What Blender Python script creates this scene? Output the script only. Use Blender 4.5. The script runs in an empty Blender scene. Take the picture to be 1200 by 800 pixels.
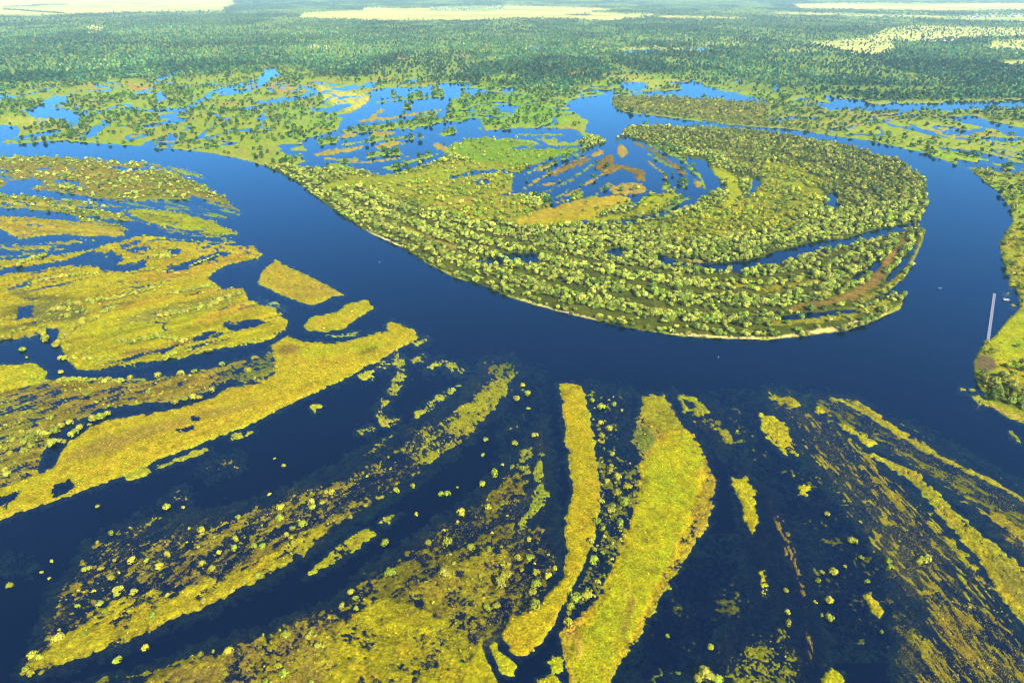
import bpy, math, random
import numpy as np
rng = np.random.default_rng(7)
random.seed(7)
sc = bpy.context.scene

# ------------------------------------------------------------------ camera
H = 300.0                       # flying height above the water, metres
PITCH = math.radians(27.8)
FPX = 800.0                     # focal length in pixels of a 1200 x 800 picture
cd = bpy.data.cameras.new('camera'); cam = bpy.data.objects.new('camera', cd)
sc.collection.objects.link(cam); sc.camera = cam
cd.sensor_width = 36; cd.lens = 36 * FPX / 1200; cd.clip_start = 1; cd.clip_end = 150000
cam.location = (0, 0, H); cam.rotation_euler = (math.pi / 2 - PITCH, 0, 0)

# ------------------------------------------------------------------ sky, sun, exposure
SUN_EL, SUN_AZ = math.radians(39), math.radians(146)      # azimuth clockwise from +Y (the view direction)
w = bpy.data.worlds.new('World'); sc.world = w; w.use_nodes = True
nt = w.node_tree; nt.nodes.clear()
sky = nt.nodes.new('ShaderNodeTexSky'); sky.sky_type = 'NISHITA'; sky.sun_disc = False
sky.sun_elevation = SUN_EL; sky.sun_rotation = SUN_AZ
sky.altitude = 300; sky.air_density = 1.0; sky.dust_density = 0.1; sky.ozone_density = 5.0
bg = nt.nodes.new('ShaderNodeBackground'); bg.inputs['Strength'].default_value = 0.125
wo = nt.nodes.new('ShaderNodeOutputWorld')
nt.links.new(sky.outputs[0], bg.inputs[0]); nt.links.new(bg.outputs[0], wo.inputs[0])
sl = bpy.data.lights.new('sun', 'SUN'); sl.energy = 4.6; sl.angle = math.radians(0.5); sl.color = (1.0, 0.95, 0.86)
sun = bpy.data.objects.new('sun', sl); sc.collection.objects.link(sun)
sdv = (math.cos(SUN_EL) * math.sin(SUN_AZ), math.cos(SUN_EL) * math.cos(SUN_AZ), math.sin(SUN_EL))
from mathutils import Vector
sun.rotation_euler = Vector(sdv).to_track_quat('Z', 'Y').to_euler()
sc.view_settings.view_transform = 'Standard'; sc.view_settings.look = 'None'
sc.view_settings.gamma = 1; sc.view_settings.exposure = 1.25
sc.render.engine = 'CYCLES'
sc.cycles.use_denoising = True; sc.cycles.filter_width = 1.0
sc.cycles.max_bounces = 6; sc.cycles.diffuse_bounces = 2; sc.cycles.glossy_bounces = 2
sc.cycles.transparent_max_bounces = 8; sc.cycles.volume_bounces = 1

# ------------------------------------------------------------------ pixel -> ground
SP, CP = math.sin(PITCH), math.cos(PITCH)
def ground(px, py, z=0.0):
    px = np.asarray(px, float); py = np.asarray(py, float)
    u = (px - 600) / FPX; v = (400 - py) / FPX
    t = (H - z) / (SP - v * CP)
    return u * t, (CP + v * SP) * t
def metres_per_px(py):
    v = (400 - np.asarray(py, float)) / FPX
    return H / (SP - v * CP) / FPX
def area_per_px(py):
    _, a = ground(600, np.asarray(py, float) - .5); _, b = ground(600, np.asarray(py, float) + .5)
    return np.abs(a - b) * metres_per_px(py)

# ------------------------------------------------------------------ noise
def _hash(ix, iy, s):
    h = (ix.astype(np.int64) * 374761393 + iy.astype(np.int64) * 668265263 + s * 2147483647) & 0xffffffff
    h = ((h ^ (h >> 13)) * 1274126177) & 0xffffffff
    return ((h ^ (h >> 16)) & 0xffff) / 65535.0
def vnoise(x, y, s=0):
    ix = np.floor(x); iy = np.floor(y); fx = x - ix; fy = y - iy
    fx = fx * fx * (3 - 2 * fx); fy = fy * fy * (3 - 2 * fy)
    a = _hash(ix, iy, s); b = _hash(ix + 1, iy, s); c = _hash(ix, iy + 1, s); d = _hash(ix + 1, iy + 1, s)
    return (a * (1 - fx) + b * fx) * (1 - fy) + (c * (1 - fx) + d * fx) * fy
def fbm(x, y, wl, s=0, o=3):
    r = 0; amp = 1; tot = 0
    for k in range(o):
        r = r + amp * vnoise(x / wl + 17.3 * k, y / wl - 9.1 * k, s + k); tot += amp; amp *= .6; wl *= .47
    return r / tot

# ------------------------------------------------------------------ ground lattice (fine near the viewer's axis, coarse outside)
cols = np.concatenate([np.arange(-420, -60, 9.0), np.arange(-60, 1262, 1.5), np.arange(1262, 1620, 9.0)])
rows = np.concatenate([[-16.5, -15, -13.5, -12, -10.5, -9, -8, -7, -6], np.arange(-5, 30, .6), np.arange(30, 110, 1.0),
                       np.arange(110, 830, 1.5), np.arange(830, 980, 8)])
NX, NY = len(cols), len(rows)
PX, PY = np.meshgrid(cols, rows)
WX, WY = ground(PX, PY)
MP = metres_per_px(PY)
lev = np.ones((NY, NX)); col = np.zeros((NY, NX, 3)); own = np.zeros((NY, NX), int)
tden = np.zeros((NY, NX)); ttyp = np.zeros((NY, NX), int); bden = np.zeros((NY, NX)); kden = np.zeros((NY, NX)); rden = np.zeros((NY, NX)); rcol = np.zeros((NY, NX, 3))
N_edge = fbm(WX, WY, 16, 3, 3) * 2 - 1
N_fine = fbm(WX, WY, 5, 11, 2) * 2 - 1
N_tiny = fbm(WX, WY, 2.2, 15, 2) * 2 - 1
N_big = fbm(WX, WY, 90, 21, 3)
N_mid = fbm(WX, WY, 28, 31, 3)

def sdist(poly, x, y):
    """signed distance in px, positive inside"""
    p = np.asarray(poly, float); q = np.roll(p, -1, 0)
    d2 = np.full(x.shape, 1e12); ins = np.zeros(x.shape, bool)
    for (ax, ay), (bx, by) in zip(p, q):
        ex, ey = bx - ax, by - ay; L = ex * ex + ey * ey + 1e-9
        t = np.clip(((x - ax) * ex + (y - ay) * ey) / L, 0, 1)
        dx = x - ax - t * ex; dy = y - ay - t * ey
        np.minimum(d2, dx * dx + dy * dy, out=d2)
        if ay != by:
            c = ((ay > y) != (by > y)) & (x < (bx - ax) * (y - ay) / (by - ay) + ax)
            ins ^= c
    d = np.sqrt(d2)
    return np.where(ins, d, -d)

OWN = [('floodplain', 'green flooded plain with scattered trees beyond the river', 'plain')]
def owner(name, label, cat='island'):
    OWN.append((name, label, cat)); return len(OWN) - 1
def window(poly, m=16):
    p = np.asarray(poly, float)
    j0, j1 = np.searchsorted(cols, [p[:, 0].min() - m, p[:, 0].max() + m])
    i0, i1 = np.searchsorted(rows, [p[:, 1].min() - m, p[:, 1].max() + m])
    return slice(max(i0, 0), max(i1, i0 + 1)), slice(max(j0, 0), max(j1, j0 + 1))
def streak_noise(W, poly, wl, along, stretch, seed):
    x, y = WX[W], WY[W]
    if along is not None:
        (ax, ay), (bx, by) = along
        gx, gy = ground([ax, bx], [ay, by]); a = math.atan2(gy[1] - gy[0], gx[1] - gx[0])
        x, y = (x * math.cos(a) + y * math.sin(a)) / stretch, -x * math.sin(a) + y * math.cos(a)
    return .58 * fbm(x, y, wl * .42, seed, 3) + .42 * fbm(x, y, wl * 2.6, seed + 5, 2)
_seed = [100]
def land(poly, c, o=None, soft=3.0, rough=1.6, dens=None, wl=9, along=None, stretch=4, t=0, tt=0, b=0, k=0, c2=None, cwl=14, over=True, lift=True, base=None, rk=.75, rt=.56):
    """raise land inside poly: colour c (mixed with c2), owner o, tree/bush/tussock densities per square metre;
    dens < 1 leaves it patchy so that flood water shows between"""
    _seed[0] += 7
    W = window(poly); x, y = PX[W], PY[W]
    if x.size == 0: return
    s = sdist(poly, x, y) + N_edge[W] * rough * 1.3 + N_fine[W] * rough * 1.3 + N_tiny[W] * (.8 + rough * .9)
    v = np.where(s > 0, np.clip(s / soft, -1, 1), np.clip(s / (soft * (2.6 if np.mean(np.asarray(poly)[:, 1]) > 400 else 1.4)), -1, 1))
    if np.mean(np.asarray(poly)[:, 1]) > 420: wl = wl * .62
    if dens is not None:
        p = streak_noise(W, poly, wl, along, stretch, _seed[0])
        v = np.minimum(v, np.clip((dens - p) * 3.4, -1, 1))
    if base is not None:
        p = streak_noise(W, poly, wl, along, stretch, _seed[0] + 11)
        v = np.minimum(np.clip(s / soft, -1, 1), base + (.5 - p) * .9)
        rr_ = rk * np.clip((rt - p) * 4.5, 0, 1) * np.clip(s / soft, 0, 1); g_ = rr_ > rden[W]
        rden[W] = np.where(g_, rr_, rden[W]); rcol[W] = np.where(g_[..., None], np.asarray(c)[None, None, :], rcol[W])
    inside = s > 0
    if lift:
        up = (v > lev[W]); lev[W] = np.where(up, v, lev[W])
    else:
        up = np.zeros_like(inside)
    m = inside if over else (up & inside)
    if o is not None: own[W] = np.where((up | inside) if over else up, o, own[W])
    cc = np.asarray(c, float)[None, None, :] * np.ones(x.shape + (1,))
    if c2 is not None:
        q = streak_noise(W, poly, cwl, along, stretch, _seed[0] + 3)
        q = np.clip((q - .36) * 3.4, 0, 1)[..., None]
        cc = cc * (1 - q) + np.asarray(c2)[None, None, :] * q
    wgt = np.where(m | up, np.clip(.55 + s / (2 * soft), 0, 1), 0)[..., None]
    col[W] = col[W] * (1 - wgt) + cc * wgt
    if not over: return
    tden[W] = np.where(inside, t, tden[W]); ttyp[W] = np.where(inside, tt, ttyp[W])
    bden[W] = np.where(inside, b, bden[W]); kden[W] = np.where(inside, k, kden[W])
def water(poly, soft=2.5, rough=1.2, shallow=None, depth=-1.0):
    W = window(poly); x, y = PX[W], PY[W]
    if x.size == 0: return
    s = sdist(poly, x, y) + N_edge[W] * rough * 1.3 + N_fine[W] * rough * 1.3 + N_tiny[W] * (.8 + rough * .9)
    v = np.maximum(-np.clip(s / soft, -1, 1), depth)
    lev[W] = np.where(s > -soft, np.minimum(lev[W], v), lev[W])
    i = s > 0
    tden[W] = np.where(i, 0, tden[W]); bden[W] = np.where(i, 0, bden[W]); kden[W] = np.where(i, 0, kden[W])
    if shallow is not None:
        col[W] = np.where(i[..., None], np.asarray(shallow)[None, None, :], col[W])
def band(pts, wd):
    """thin polygon along a polyline, wd = full width(s) in px"""
    p = np.asarray(pts, float)
    wds = np.full(len(p), wd, float) if np.isscalar(wd) else np.asarray(wd, float)
    s = np.r_[0, np.cumsum(np.hypot(*np.diff(p, axis=0).T))]; nn = int(np.clip(s[-1] / 4, 6, 26)); t = np.linspace(0, s[-1], nn); u = t / s[-1]
    p = np.stack([np.interp(t, s, p[:, 0]), np.interp(t, s, p[:, 1])], 1)
    wds = np.interp(t, s, wds) * (.25 + .75 * np.sqrt(np.clip(1 - np.abs(2 * u - 1) ** 6, 0, 1))) * rng.uniform(.75, 1.25, nn)
    d = np.gradient(p, axis=0); n = np.stack([-d[:, 1], d[:, 0]], 1); n /= np.linalg.norm(n, axis=1)[:, None] + 1e-9
    return np.concatenate([p + n * wds[:, None] / 2, (p - n * wds[:, None] / 2)[::-1]])

# ------------------------------------------------------------------ cover colours (albedo)
YEL = (.270, .205, .004); GOLD = (.270, .165, .018); OLIVE = (.105, .090, .010)
BROWN = (.150, .092, .030); TAN = (.26, .175, .07); GREEN = (.165, .225, .030); SAND = (.46, .36, .24)
FLOOR = (.040, .060, .016); FIELD = (.56, .44, .31); PALE = (.14, .18, .085); MUD = (.10, .07, .07); MURK = (.085, .095, .022)
DEEP_FADE = np.array((.002, .006, .010))  # bare deep bed, with the light lost in deep water painted in

# ================================================================== the setting: cover layers
col[:] = np.array(GREEN)
q = np.clip((N_big - .35) * 3, 0, 1)[..., None]; col[:] = col * (1 - q) + np.array((.20, .19, .05)) * q
tden[:] = .0052 * np.clip((fbm(WX, WY, 130, 41, 3) - .40) * 5, .06, 1); ttyp[:] = 1

O_FOR = owner('woodland', 'dark green woodland floor stretching toward the horizon', 'woodland')
O_PEN = owner('peninsula', 'wooded peninsula inside the big river bend with willow trees', 'peninsula')
O_TON = owner('tongue', 'narrow wooded tongue of land above the river bend', 'peninsula')
O_EAST = owner('east_bank', 'green right-hand river bank with meadow and trees', 'bank')

# far forest, everything beyond the flooded meadows
land([(-430, -20), (1640, -20), (1640, 128), (1200, 116), (1060, 116), (940, 112), (880, 108), (800, 92), (700, 96), (660, 108), (600, 100), (545, 96),
      (470, 92), (380, 88), (330, 78), (240, 86), (150, 92), (90, 96), (0, 104), (-430, 110)], FLOOR, O_FOR, t=.016, tt=4, rough=5, soft=4, c2=(.10, .13, .04), cwl=200)
_g = fbm(WX, WY * .45, 330, 57, 3); _h = (own == O_FOR) & (_g > .555)
tden[_h] *= .12; col[_h] = np.array((.15, .19, .06))
# glades and thin spots in the forest
for (x, y, rx, ry, c) in [(112, 33, 10, 3, FIELD), (90, 68, 18, 2.5, GREEN), (95, 72, 10, 1.6, (.3, .25, .15)), (60, 82, 30, 2, GREEN), (20, 99, 60, 2, GREEN), (470, 70, 7, 2.5, TAN),
                          (345, 48, 30, 2.2, GREEN), (375, 55, 14, 1.6, FIELD), (560, 60, 45, 2, GREEN), (545, 67, 12, 2, TAN), (620, 56, 9, 1.6, FIELD), (688, 55, 9, 1.3, FIELD), (700, 51, 40, 3, GREEN),
                          (150, 100, 20, 4, GREEN), (150, 98, 8, 3, TAN), (110, 101, 12, 3, TAN), (470, 89, 40, 3.5, GREEN), (455, 92, 18, 2, TAN), (590, 92, 30, 4, GREEN), (680, 86, 16, 2.5, TAN),
                          (755, 91, 46, 3.2, GREEN), (735, 90, 30, 1.6, TAN), (1020, 105, 160, 5, (.12, .16, .04)), (770, 58, 70, 3, (.3, .3, .12)), (850, 52, 40, 3, (.26, .27, .1)), (810, 46, 120, 2, (.2, .23, .09)),
                          (930, 60, 30, 3, (.25, .26, .1)), (700, 66, 20, 1.5, GREEN), (420, 62, 40, 1.6, GREEN), (200, 60, 60, 1.6, GREEN), (600, 40, 60, 1.5, (.14, .18, .08))]:
    a = np.linspace(0, 2 * math.pi, 15)[:-1]
    land([(x + rx * math.cos(i), y + ry * math.sin(i)) for i in a], c, soft=2, rough=2, t=.001, tt=4)
# cultivated fields near the horizon
FIELDS = [[(-430, -7), (112, -5), (272, -1), (275, 5), (263, 9), (260, 13.5), (175, 14), (100, 16), (37, 19), (0, 19), (-430, 22)],
          [(357, 14.5), (425, 12.5), (430, 9), (475, 10), (600, 6.5), (707, 9.5), (718, 12), (690, 14), (764, 18.5), (715, 24.5), (675, 22), (600, 21.5), (550, 24), (450, 24), (387, 22), (350, 20.5)],
          [(736, 15.5), (772, 16), (764, 18), (735, 17.5)], [(778, 18.5), (862, 20), (880, 22), (800, 22), (770, 21)],
          [(905, 14), (1000, 16.5), (1110, 18.5), (1112, 20.8), (1000, 19), (906, 16.6)],
          [(930, 5), (975, 3.5), (1200, 4), (1640, 5), (1640, 14), (1200, 11.5), (1125, 13), (1025, 11.5), (937, 10)],
          [(1040, 33), (1075, 30), (1200, 33), (1640, 34), (1640, 43), (1200, 42), (1125, 45), (1070, 50), (1012, 44)],
          [(935, 50), (1000, 46), (1040, 40), (1050, 59), (1025, 65), (992, 60), (960, 54)],
          [(1165, 48), (1200, 47), (1640, 50), (1640, 62), (1200, 60), (1155, 57)], [(1170, 72), (1200, 71), (1640, 74), (1640, 80), (1175, 77)],
          [(1060, 20), (1200, 17), (1640, 18), (1640, 23), (1200, 25), (1140, 24)]]
for i, F in enumerate(FIELDS):
    land(F, FIELD if i not in (6, 7, 8) else (.44, .38, .27), soft=1.2, rough=.6, t=0 if i not in (6, 7, 8) else .0004, tt=4, c2=(.30, .30, .15) if i not in (6, 7) else (.30, .30, .17), cwl=160, along=((300, 12), (700, 12)), stretch=7)
# a village of trees and roofs inside the middle field, hedgerows on the left
land([(500, 9), (520, 7.6), (590, 7), (592, 12), (560, 15), (505, 13)], (.3, .32, .2), soft=1, rough=.5, t=.004, tt=4)
land([(1100, 19), (1140, 17), (1200, 18), (1200, 21), (1110, 23)], (.3, .32, .2), soft=1, rough=.5, t=.003, tt=4)
land(band([(3, 10.8), (40, 13.2), (78, 15.8)], 1.6), FLOOR, soft=.6, rough=0, t=.03, tt=4)
land(band([(2, 8), (40, 6.4), (82, 5)], 1.2), FLOOR, soft=.6, rough=0, t=.02, tt=4)
land(band([(660, 17.5), (695, 17.2)], 1.6), FLOOR, soft=.6, rough=0, t=.02, tt=4)

# open floodplain on the far side: meadows
for P, c, c2, t in [
    ([(0, 137), (60, 136), (60, 146), (0, 147)], (.34, .27, .08), GREEN, 0), ([(15, 160), (75, 150), (85, 158), (40, 168)], (.19, .22, .02), GREEN, .0015),
    ([(98, 167), (130, 144), (150, 142), (145, 150), (165, 156), (190, 166), (240, 172), (280, 182), (250, 180), (150, 170)], (.2, .2, .03), (.15, .2, .02), .001),
    ([(165, 148), (240, 132), (330, 145), (330, 170), (270, 172), (200, 160)], (.16, .2, .02), (.2, .2, .03), .0022),
    ([(370, 100), (400, 104), (430, 110), (436, 118), (425, 130), (405, 130), (400, 125), (380, 118), (375, 108)], (.27, .27, .07), (.36, .30, .12), 0),
    ([(325, 125), (400, 130), (400, 145), (330, 148)], (.13, .2, .04), (.18, .22, .06), .0018),
    ([(524, 122), (560, 104), (610, 108), (655, 130), (660, 148), (560, 150), (530, 146)], (.11, .2, .015), (.16, .22, .03), .0030),
    ([(712, 90), (797, 94), (790, 101), (760, 104), (740, 97)], (.2, .23, .05), (.3, .26, .12), .0004),
    ([(970, 150), (1040, 140), (1200, 138), (1640, 150), (1640, 215), (1200, 192), (1130, 178), (1060, 172), (1010, 163)], (.17, .21, .03), (.24, .22, .05), .0010),
    ([(900, 124), (960, 130), (1200, 130), (1640, 134), (1640, 150), (1050, 142), (960, 150), (900, 147)], (.12, .16, .03), (.22, .19, .08), .0035),
    ([(1090, 178), (1120, 183), (1200, 205), (1200, 212), (1150, 203), (1115, 190)], (.19, .23, .02), GREEN, .0004)]:
    land(P, c, soft=4, rough=2.5, t=t, tt=1, c2=c2, cwl=40)
for P in [[(310, 102), (350, 103), (352, 110), (325, 112)], [(1080, 152), (1170, 155), (1165, 160), (1100, 160)], [(150, 99), (180, 100), (175, 108), (150, 106)]]:
    land(P, TAN, soft=3, rough=2, t=.0006, tt=1)

wet = np.clip(np.maximum((fbm(WX, WY * .6, 95, 51, 3) - .645) * 14, (.016 - np.abs(fbm(WX, WY * .7, 240, 55, 3) - .5)) * 45), -1, 1) * ((PY > 96) & (PY < 205) & (own == 0))
lev[:] = np.where(wet > 0, np.minimum(lev, -wet), lev); tden[:] = np.where(wet > 0, 0, tden)
# ---- the peninsula
PEN = [(300, 192), (352, 196), (420, 200), (450, 208), (480, 200), (520, 187), (540, 176), (600, 180), (640, 200), (700, 150), (740, 146), (900, 152), (1000, 170), (1060, 188), (1090, 215), (1092, 245),
       (1080, 262), (1090, 280), (1070, 330), (1066, 350), (1012, 384), (960, 394), (850, 400), (700, 380), (560, 336), (470, 294), (400, 256), (340, 214)]
land(PEN, (.045, .055, .008), O_PEN, soft=2, rough=.5, t=.0400, tt=0, c2=(.075, .075, .012), cwl=30)
# yellower, looser wood in the middle and darker wood on the north-east shoulder
land([(400, 205), (470, 205), (520, 190), (600, 185), (640, 215), (610, 240), (700, 262), (640, 268), (560, 258), (500, 245), (430, 222)], (.15, .16, .012), O_PEN, t=.0120, tt=2, c2=(.22, .19, .03), cwl=26)
land([(735, 150), (900, 154), (1000, 172), (1060, 192), (1080, 214), (1040, 235), (960, 222), (880, 205), (840, 180), (760, 168)], (.06, .07, .015), O_PEN, t=.0340, tt=5, c2=(.1, .09, .02), cwl=24)
land([(760, 265), (880, 230), (905, 195), (940, 195), (965, 215), (965, 240), (900, 270), (800, 285)], (.13, .14, .012), O_PEN, t=.0165, tt=2, c2=(.2, .18, .02), cwl=24)
land([(895, 190), (935, 192), (945, 215), (930, 232), (895, 215)], (.16, .16, .012), O_PEN, t=.012, tt=2, c2=(.2, .2, .02))
# meadows on it
for P, c, t in [
    ([(525, 176), (545, 163), (575, 158), (640, 172), (680, 168), (680, 178), (640, 192), (600, 195), (560, 190), (540, 185)], (.13, .2, .015), .0030),
    ([(380, 215), (410, 208), (440, 210), (520, 195), (590, 190), (600, 200), (540, 212), (480, 214), (430, 218), (385, 222)], (.20, .21, .015), .0018),
    (band([(500, 240), (540, 236), (570, 232), (600, 222)], 4), (.27, .19, .05), 0),
    ([(598, 262), (650, 240), (700, 229), (755, 228), (735, 238), (690, 249), (640, 260), (600, 266)], (.30, .21, .02), .0004),
    ([(600, 266), (680, 248), (720, 240), (745, 233), (720, 246), (690, 258), (640, 266)], YEL, .0006),
    ([(752, 236), (762, 228), (795, 226), (800, 226), (785, 240), (765, 249), (700, 262), (680, 263), (690, 257), (745, 248)], (.22, .22, .008), .0008),
    ([(735, 268), (770, 258), (775, 262), (750, 270), (742, 274)], (.19, .22, .01), .001),
    ([(832, 193), (845, 197), (866, 212), (869, 228), (860, 240), (848, 247), (852, 230), (850, 215), (838, 207), (828, 199)], (.24, .24, .008), .0006),
    (band([(848, 247), (862, 240), (878, 230), (882, 215), (878, 208)], 3), (.22, .21, .02), 0),
    ([(742, 268), (748, 268), (748, 270), (742, 270)], SAND, 0),
    (band([(905, 272), (930, 262), (958, 252)], 4), YEL, 0),
    (band([(820, 330), (900, 340), (960, 330)], 5), (.20, .17, .012), .001),
    ([(905, 365), (985, 348), (1015, 330), (1040, 300), (1060, 280), (1068, 272), (1046, 310), (1030, 335), (1000, 352), (960, 362), (910, 370)], (.17, .105, .04), .0006),
    (band([(740, 358), (790, 366), (850, 370), (905, 369)], 4), (.16, .12, .04), 0),
    (band([(470, 265), (500, 278), (540, 292)], 4), (.2, .15, .04), .001)]:
    land(P, c, O_PEN, soft=2.2, rough=1.3, t=t, tt=2, c2=tuple(.75 * a for a in c), cwl=16)
# low bushes on the outer spits
land(band([(905, 380), (960, 374), (1005, 366), (1040, 354), (1058, 344)], [8, 10, 9, 7, 3]), (.17, .15, .02), O_PEN, soft=2, rough=.8, t=.004, tt=0, b=.010)
land(band([(1000, 356), (1040, 338), (1062, 318), (1076, 290), (1082, 277)], [5, 6, 6, 5, 3]), (.16, .14, .02), O_PEN, soft=2, rough=.8, b=.014)
# sand along the outer bank
for P in [band([(430, 271), (452, 281), (474, 291)], 2.4), band([(596, 347), (650, 363), (700, 375.5)], 1.6), band([(780, 391), (850, 396), (905, 397)], 2), band([(905, 397), (945, 391), (990, 384), (1012, 377), (1040, 367)], [2, 4, 5, 3.6, 1.4])]:
    land(P, SAND, O_PEN, soft=1.4, rough=.5, t=0)
# tongue north of the river, and the far right meadow belt
land([(714, 121), (720, 113), (775, 113), (826, 116), (900, 120), (960, 126), (1010, 140), (980, 158), (925, 152), (860, 146), (785, 137), (730, 130)], (.12, .13, .03), O_TON, soft=2, rough=1, t=.011, tt=5, c2=(.18, .14, .05), cwl=40)
land([(900, 122), (960, 128), (1010, 140), (990, 158), (925, 151), (900, 148)], (.14, .18, .03), O_TON, t=.004, tt=1, c2=(.22, .2, .06), cwl=40)
# ---- right bank
EAST = [(1135, 196), (1200, 206), (1640, 240), (1640, 640), (1215, 502), (1182, 491), (1140, 480), (1136, 420), (1150, 380), (1165, 330), (1165, 270), (1180, 240)]
land(EAST, (.16, .17, .012), O_EAST, soft=2, rough=.4, t=.0060, tt=5, b=.010, c2=(.24, .18, .02), cwl=22)
land([(1140, 198), (1200, 206), (1300, 225), (1300, 275), (1200, 268), (1180, 262), (1178, 240), (1160, 220)], GREEN, O_EAST, t=.0085, tt=5, b=.004, c2=(.22, .21, .03), cwl=24)
land([(1176, 280), (1200, 268), (1240, 268), (1240, 330), (1190, 322)], (.26, .20, .02), O_EAST, t=.0055, tt=5, b=.010, c2=(.18, .2, .02))
land([(1160, 402), (1178, 378), (1200, 366), (1300, 352), (1300, 420), (1200, 424), (1168, 424)], (.235, .225, .006), O_EAST, soft=2, rough=.8, t=.0002, tt=2, b=.003, c2=(.19, .225, .008), cwl=30)
land([(1160, 424), (1200, 420), (1260, 424), (1260, 458), (1200, 456), (1182, 444)], (.27, .20, .012), O_EAST, t=.0006, tt=2, b=.012, c2=(.2, .18, .02))
land([(1143, 420), (1150, 416), (1164, 420), (1168, 432), (1156, 438), (1144, 434)], MUD, O_EAST, soft=2, rough=.8)
land([(1145, 440), (1170, 437), (1190, 448), (1215, 455), (1215, 478), (1190, 480), (1165, 472), (1150, 455)], (.10, .10, .015), O_EAST, t=.018, tt=5, b=.006)
land(band([(1154, 474), (1170, 480), (1184, 488), (1210, 494)], 3), TAN, O_EAST, soft=1.5, rough=.6)

# ================================================================== the river cut through all of it
MAIN = [(-430, 178), (0, 170), (30, 168), (62, 165), (100, 167), (150, 170), (200, 174), (250, 180), (275, 185), (300, 191), (325, 200), (350, 214), (370, 230), (400, 252), (435, 274), (475, 292), (507, 312),
        (530, 324), (562, 333), (600, 349), (650, 364), (700, 376), (750, 386.5), (800, 394), (850, 397), (900, 398.5), (930, 395), (962, 391), (987, 388), (1012, 381), (1055, 362), (1061, 343), (1042, 347),
        (1020, 356), (1003, 362), (1004, 360), (1040, 343), (1060, 326), (1072, 305), (1084, 277), (1078, 268), (1073, 262), (1082, 250), (1087, 237), (1084, 212), (1072, 200), (1050, 188), (1025, 181),
        (1000, 173), (962, 166), (937, 161), (900, 155), (857, 151), (825, 149), (760, 146.5), (735, 149), (728, 157), (715, 168), (705, 162), (690, 156), (686, 148), (690, 142), (680, 136), (668, 128), (662, 122),
        (672, 116), (700, 112), (720, 109), (716, 118), (720, 125), (730, 131), (750, 134), (785, 138), (832, 143.5), (860, 147), (900, 150), (925, 152), (980, 160), (1020, 165), (1055, 173), (1085, 180),
        (1112, 190), (1137, 198), (1150, 209), (1170, 225), (1185, 245), (1187, 260), (1177, 275), (1171, 286), (1175, 305), (1183, 322), (1182, 337), (1190, 338), (1195, 346), (1195, 360), (1190, 367),
        (1184, 372), (1177, 380), (1168, 391), (1162, 397), (1155, 401), (1149, 410), (1141, 424), (1143, 443), (1147, 451), (1153, 461), (1156, 473), (1170, 482), (1182, 490), (1215, 500), (1640, 640),
        (1640, 1100), (-430, 1100)]
water(MAIN, soft=2.2, rough=.7)
own[(lev < -.98)] = 0

# lagoons, oxbows and ponds on the far side
LAG = [(435, 105), (460, 103), (495, 102), (520, 98), (540, 100), (533, 115), (523, 130), (526, 148), (560, 153), (600, 150), (650, 150), (684, 156), (684, 164), (650, 163), (600, 163), (570, 160), (540, 163),
       (525, 172), (520, 185), (500, 192), (480, 198), (450, 206), (420, 198), (400, 192), (370, 192), (352, 186), (360, 176), (352, 165), (375, 158), (395, 152), (402, 140), (420, 128), (432, 120)]
for P in [LAG, [(300, 96), (312, 80), (318, 78), (331, 88), (316, 94), (308, 102), (300, 104)], band([(296, 121), (325, 118), (350, 115), (368, 109), (368, 104), (352, 101)], [3, 5, 6, 6, 4, 2]),
          band([(302, 95), (275, 101), (252, 108), (228, 122), (210, 130), (175, 129)], [4, 5, 5, 4, 5, 4]), band([(178, 97), (197, 88), (216, 81)], [6, 5, 4]), band([(178, 108), (195, 114), (180, 118)], [4, 5, 3]),
          [(28, 131), (57, 116), (80, 113), (78, 120), (62, 125), (95, 131), (93, 147), (80, 150), (77, 140), (40, 138)], [(114, 146), (124, 141), (131, 143), (110, 160), (92, 163), (100, 155)],
          [(-60, 150), (0, 147), (24, 149), (20, 160), (0, 167), (-60, 168)], [(200, 156), (211, 160), (205, 165), (192, 165)],
          [(752, 107), (796, 106), (803, 98), (811, 93), (829, 102), (850, 108), (875, 113), (905, 118), (875, 119), (845, 115), (820, 113), (790, 112.5), (755, 112)],
          band([(945, 122.5), (985, 125), (1037, 127), (1080, 125.5), (1150, 123.5), (1200, 122), (1640, 116)], [4, 8, 9, 9, 9, 9, 10]), band([(1098, 173), (1145, 180), (1200, 196), (1640, 300)], [3, 7, 9, 14]),
          band([(1102, 156), (1132, 155), (1160, 151)], [4, 5, 3]), band([(1150, 162), (1175, 164), (1200, 163)], [3, 4, 5]), band([(730, 63), (745, 60), (782, 59)], [4, 3, 2]), band([(800, 57), (830, 58)], 2.4),
          band([(905, 96), (912, 106)], 5), band([(1035, 94), (1042, 103)], 5), band([(995, 95), (1010, 93)], 3), band([(938, 98), (947, 94)], 4), band([(650, 87), (662, 89)], 4), band([(622, 56), (640, 57)], 2),
          band([(900, 140), (925, 139), (962, 138)], 3), band([(970, 152), (1005, 148)], 3), band([(600, 174), (650, 173), (690, 172)], 3.5), band([(110, 98), (122, 102)], 4), band([(262, 155), (275, 150)], 3),
          band([(470, 96), (490, 95)], 3), band([(540, 205), (580, 200), (620, 206)], 4), band([(556, 214), (576, 212)], 7), band([(585, 230), (612, 224)], 6), band([(525, 208), (545, 205)], 3),
          band([(880, 118), (890, 117)], 3), band([(860, 95), (870, 93)], 2)]:
    water(P, soft=2, rough=1.8)
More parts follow.
